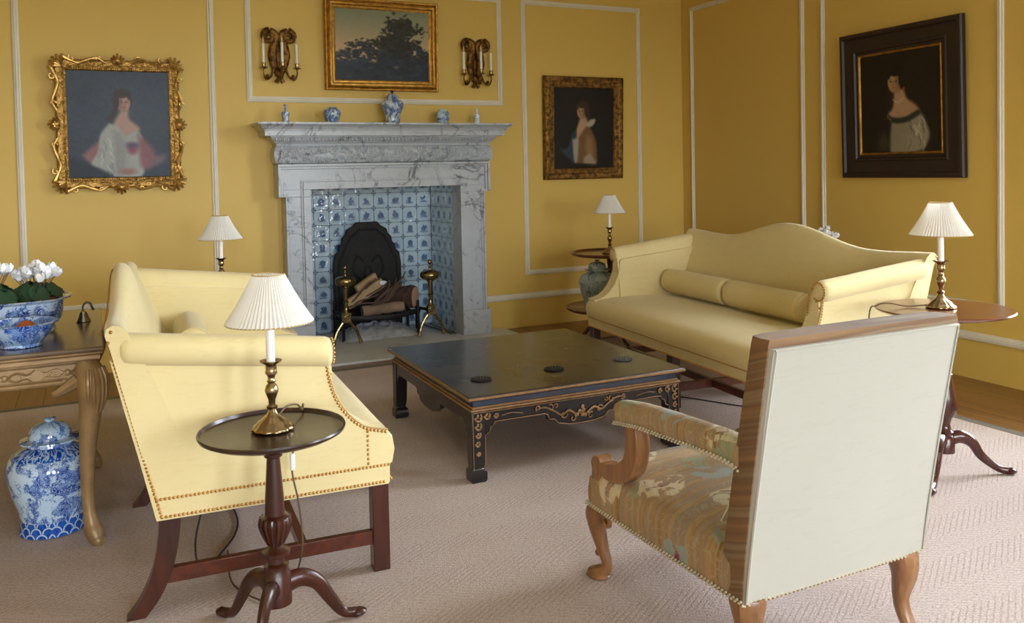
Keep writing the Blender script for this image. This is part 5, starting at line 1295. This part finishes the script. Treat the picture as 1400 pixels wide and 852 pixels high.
# ------------------------------------------------------------------ gilt console table
def console():
    X0, X1, Y0, Y1, TZ = -1.46, .022, 3.67, 4.76, .80
    o = thing('console_table', 'gilt carved console table with cabriole legs and a marbled brown top', 'table', (X0, Y0, RZ0))
    z = lambda v: v-RZ0
    w_, d_ = X1-X0, Y1-Y0
    ob('top', box(0, w_, 0, d_, z(TZ-.018), z(TZ)), MT['consoletop'], o, bev=.006, seg=3)
    ob('top_moulding', join(box(.004, w_-.004, .004, d_-.004, z(TZ-.030), z(TZ-.018)), box(.012, w_-.012, .012, d_-.012, z(TZ-.052), z(TZ-.030))), MT['giltwood'], o, bev=.005)
    i_ = .035
    for nm, g in (('apron', prism([(i_, z(.748)), (w_-i_, z(.748)), (w_-i_, z(.64)), (w_-.12, z(.655)), (w_-.19, z(.668)), (.19, z(.668)), (.12, z(.655)), (i_, z(.64))], i_, i_+.03)),
                  ('apron', prism([(i_, z(.748)), (w_-i_, z(.748)), (w_-i_, z(.64)), (w_-.12, z(.655)), (.12, z(.655)), (i_, z(.64))], d_-i_-.03, d_-i_)),
                  ('apron', prism([(i_, z(.748)), (d_-i_, z(.748)), (d_-i_, z(.64)), (i_, z(.64))], i_, i_+.03, 'yz')), ('apron', prism([(i_, z(.748)), (d_-i_, z(.748)), (d_-i_, z(.64)), (i_, z(.64))], w_-i_-.03, w_-i_, 'yz'))):
        ob(nm, g, MT['giltwood'], o, bev=.003)
    ob('apron_lip', tube([(.15, i_-.004, z(.670)), (w_-.15, i_-.004, z(.670))], .010, 8), MT['giltwood'], o)
    # carved leaf ornament on the front apron
    cv = []
    for cx_ in (w_-.13, w_-.34, w_-.60, w_-.86, w_-1.12):
        for s in (-1, 1):
            cv.append(tube(bez([(cx_+s*.008, i_-.001, z(.705)), (cx_+s*.04, i_-.003, z(.722)), (cx_+s*.075, i_-.003, z(.712)), (cx_+s*.10, i_-.001, z(.728))], 4), [.008, .007, .004], 5, flat=.6))
            cv.append(tube(bez([(cx_+s*.008, i_-.001, z(.705)), (cx_+s*.035, i_-.003, z(.690)), (cx_+s*.07, i_-.003, z(.697)), (cx_+s*.09, i_-.001, z(.685))], 4), [.008, .006, .004], 5, flat=.6))
            cv.append(tube(spiral((cx_+s*.055, z(.706)), .014, .004, 0, s*5, 14, y=i_-.002), .004, 5))
        cv.append(ball((cx_, i_, z(.706)), .014, 8, 5, (1, .5, 1)))
    cv.append(tube([(.1, i_-.001, z(.738)), (w_-.06, i_-.001, z(.738))], .004, 5)); cv.append(tube([(.1, i_-.001, z(.682)), (w_-.06, i_-.001, z(.682))], .004, 5))
    ob('apron_carving', join(*cv), MT['giltwood'], o)
    for sx_ in (0, 1):
        for sy_ in (0, 1):
            kx, ky = (w_-.066 if sx_ else .066), (d_-.066 if sy_ else .066)
            dx, dy = (1 if sx_ else -1)*.7, (1 if sy_ else -1)*.7
            pt = [(-.01, .735), (.0, .70), (.022, .655), (.026, .60), (.012, .52), (-.006, .38), (-.014, .22), (-.008, .12), (.006, .06), (.030, .022), (.052, .016)]
            path = bez([(kx+dx*a, ky+dy*a, z_) for a, z_ in [(a, zz-.0) for a, zz in pt]], 5)
            g = tube(path, [.045, .052, .058, .056, .045, .035, .028, .023, .025, .034, .028, .016], 14, upv=(1, 0, 0))
            g[0][:, 2] = np.clip(g[0][:, 2], 0, z(.749))
            kn = []
            for k in range(7):
                a_ = math.atan2(dy, dx)+(k-3)*.28
                c_ = np.array([kx+dx*.012, ky+dy*.012]); R_ = .062
                p0 = (c_[0]+R_*math.cos(a_), c_[1]+R_*math.sin(a_)); 
                kn.append(tube(bez([(p0[0]-.01*math.cos(a_), p0[1]-.01*math.sin(a_), .70), (p0[0]+.004*math.cos(a_), p0[1]+.004*math.sin(a_), .655), (p0[0]+.002*math.cos(a_), p0[1]+.002*math.sin(a_), .60-.02*math.cos((k-3)*.7)), (p0[0]-.014*math.cos(a_), p0[1]-.014*math.sin(a_), .555-.03*math.cos((k-3)*.6))], 4), [.006, .008, .008, .003], 6))
            lg_ = ob('leg', g, MT['giltwood'], o)
            ob('knee_carving', join(*kn), MT['giltwood'], lg_)
            sc_ = []
            sgx = -1 if sx_ else 1
            sc_ = tube(bez([(kx+sgx*.03, i_+.012, .66), (kx+sgx*.07, i_+.012, .635), (kx+sgx*.10, i_+.012, .618), (kx+sgx*.118, i_+.012, .614)], 4), [.032, .026, .019, .013], 8) if not sy_ else tube(bez([(kx+sgx*.03, d_-i_-.012, .66), (kx+sgx*.07, d_-i_-.012, .635), (kx+sgx*.10, d_-i_-.012, .62)], 4), [.03, .024, .014], 7)
            ob('leg_bracket', sc_, MT['giltwood'], lg_)
console()
CZ = .8005
# large floor jar
def floor_jar(name, label, loc, mbody, mlid, s=1.0):
    o = thing(name, label, 'jar', loc); o.scale = (s, s, s)
    ob('body', lathe([(.116, 0), (.126, .004), (.126, .012), (.121, .04), (.119, .062), (.130, .11), (.150, .17), (.162, .225), (.166, .262), (.160, .295), (.140, .325), (.106, .344), (.084, .352), (.080, .367), (.074, .367), (.072, .35), (.001, .34)], 56), mbody, o, angle=50)
    l_ = ob('lid', mv(lathe([(.108, .0), (.114, .003), (.113, .009), (.092, .012), (.080, .016), (.080, .030), (.072, .052), (.056, .066), (.028, .075), (.012, .078), (.012, .084), (.001, .084)], 48), 0, 0, .367), mlid, o, angle=50)
    ob('knob', lathe([(.012, .448), (.022, .452), (.024, .458), (.018, .462), (.001, .462)], 24), mlid, l_)
floor_jar('ginger_jar', 'large blue and white lidded jar painted with dragons, on the rug under the console table', (-.188, 3.985, RZ0), MT['jar'], MT['jarlid'])
floor_jar('ginger_jar', 'grey-blue lidded porcelain jar on the lower tier of the two-tier table', (3.63, 5.90, .2985), MT['jar_far'], MT['jar_far'], .90)
# bowl, basin, orange, bell
o = thing('porcelain_bowl', 'round blue and white porcelain bowl standing at the edge of the console table', 'bowl', (-.268, 3.845, CZ))
ob('body', lathe([(.066, 0), (.072, .002), (.070, .012), (.080, .022), (.104, .048), (.116, .072), (.120, .086), (.134, .090), (.136, .094), (.130, .096), (.116, .094), (.110, .074), (.096, .046), (.05, .026), (.001, .022)], 56), MT['bowl'], o, angle=50)
tag(ob('orange', join(ball((0, 0, 0), .036, 18, 12, (1, 1, .92)), ball((0, 0, .031), .004, 6, 4)), MT['orange'], m=T(-.252, 3.87, CZ+.062)), 'single dull orange lying in the porcelain bowl', 'fruit')
def basin():
    o = thing('porcelain_basin', 'large oblong blue and white porcelain basin with flared rim holding the cyclamen pots', 'basin', (-.425, 4.245, CZ))
    def ring(a, b, z, n=48):
        r_ = []
        for k in range(n):
            t = 2*PI*k/n; c, s = math.cos(t), math.sin(t); e_ = .62
            lob = 1+.018*math.cos(8*t)
            r_.append((a*lob*math.copysign(abs(c)**e_, c), b*lob*math.copysign(abs(s)**e_, s), z))
        return r_
    secs = [ring(.20, .125, .018), ring(.255, .155, .02), ring(.285, .175, .05), ring(.292, .18, .10), ring(.295, .182, .128), ring(.325, .21, .138), ring(.328, .212, .143), ring(.318, .205, .145), ring(.285, .175, .136), ring(.278, .17, .10), ring(.26, .155, .04), ring(.2, .12, .034)]
    ob('body', loft(secs), MT['basin'], o, angle=50)
    for sx_ in (-1, 1):
        for sy_ in (-1, 1): ob('foot', ball((sx_*.235, sy_*.13, .0165), .0175, 10, 7, (1.5, 1.2, .95)), MT['candle'], o)
basin()
def cyclamen(label, loc, nb, nl, spread, hh, seed, with_pot=True, pr=.075):
    rs_ = np.random.RandomState(seed)
    o = thing('potted_cyclamen', label, 'plant', loc)
    ph = .10
    ob('pot', lathe([(pr*.68, 0), (pr*.92, ph*.74), (pr*.93, ph*.76), (pr*1.02, ph*.78), (pr*1.03, ph), (pr*.93, ph), (pr*.90, ph*.86), (.001, ph*.86)], 28), MT['terracotta'], o, angle=30)
    ob('soil', lathe([(pr*.88, ph*.85), (pr*.7, ph*.93), (.001, ph*.96)], 16), MT['soil'], o)
    lv = []
    # leaf: heart shaped, cupped
    n = 14; V = [(0, 0, 0)]; F = []
    for k in range(n):
        a = 2*PI*k/n; r_ = 1-.32*math.exp(-((a-PI if a > 0 else a)/.35)**2)
        V.append((r_*math.cos(a)*1.02, r_*math.sin(a)*.92, -.22+.05*math.cos(5*a)))
    F = [(0, 1+k, 1+(k+1) % n) for k in range(n)]
    lm = mesh('leaf', (np.array(V, float), F), MT['leaf'])
    for k in range(nl):
        a = rs_.uniform(0, 2*PI); rr = spread*math.sqrt(rs_.uniform(.12, 1.0)); s = rs_.uniform(.034, .050)
        q_ = ob('leaf', lm, None, o); q_.location = (rr*math.cos(a), rr*math.sin(a), ph+.025+.065*rs_.rand()*(1.2-rr/spread))
        q_.rotation_euler = (rs_.uniform(-.3, .3), .25+.55*rr/spread, a+rs_.uniform(-.4, .4)); q_.scale = (s, s, s)
    # blossom: five swept-back petals
    g = []
    for k in range(5):
        a = 2*PI*k/5+.2; c, s = math.cos(a), math.sin(a)
        pts = [(0.15, 0), (.42, .35), (.62, .85), (.50, 1.35)]
        secs = []
        for i, (rd, z_) in enumerate(pts):
            wd = (.16, .36, .44, .16)[i]
            secs.append([(c*rd-s*wd, s*rd+c*wd, z_-.05), (c*rd*1.08, s*rd*1.08, z_), (c*rd+s*wd, s*rd-c*wd, z_-.05)])
        g.append(loft(secs, closed=False, cap=False))
    bm_ = mesh('blossom', join(*g), MT['petal'])
    for k in range(nb):
        a = rs_.uniform(0, 2*PI); rr = spread*.92*math.sqrt(rs_.rand()); h = hh*rs_.uniform(.62, 1.0)*(1-.18*(rr/spread)**2)
        p = np.array([rr*math.cos(a), rr*math.sin(a), ph+h])
        q_ = ob('blossom', bm_, None, o); s = rs_.uniform(.024, .031); q_.location = p; q_.scale = (s, s, s); q_.rotation_euler = (rs_.uniform(-.5, .5), rs_.uniform(-.5, .5), rs_.uniform(0, 6))
        st = ob('stem', tube(bez([(p[0]*.25, p[1]*.25, ph*.9), (p[0]*.6, p[1]*.6, ph+h*.5), p], 3), .0016, 4), MT['stem'], o)
    return o
cyclamen('white cyclamen in a terracotta pot at the end of the basin nearer the yellow sofa', (-.235, 4.275, CZ+.035), 30, 30, .098, .135, 3)
cyclamen('white cyclamen in a terracotta pot in the basin, directly behind the orange', (-.40, 4.20, CZ+.035), 32, 30, .098, .150, 8)
cyclamen('white cyclamen in a terracotta pot at the basin end away from the sofa', (-.57, 4.27, CZ+.035), 26, 26, .095, .15, 12)
cyclamen('white cyclamen behind the two-bolster sofa, its blooms just above the sofa back', (4.72, 4.56, TFZ+.0005), 18, 18, .085, .17, 5)
o = thing('hand_bell', 'small silver hand bell with curved handle on the console table', 'bell', (-.055, 4.35, CZ))
ob('bell', lathe([(.030, 0), (.032, .002), (.029, .008), (.023, .02), (.018, .035), (.014, .044), (.006, .049), (.001, .05)], 28), MT['silver'], o)
ob('handle', tube(bez([(0, 0, .048), (.0, 0, .07), (.012, 0, .085), (.028, 0, .082), (.036, 0, .065), (.042, .004, .05)], 5), [.004, .004, .005, .005, .006], 7), simple('dark_handle', S(60, 54, 52), .3, .6), o)
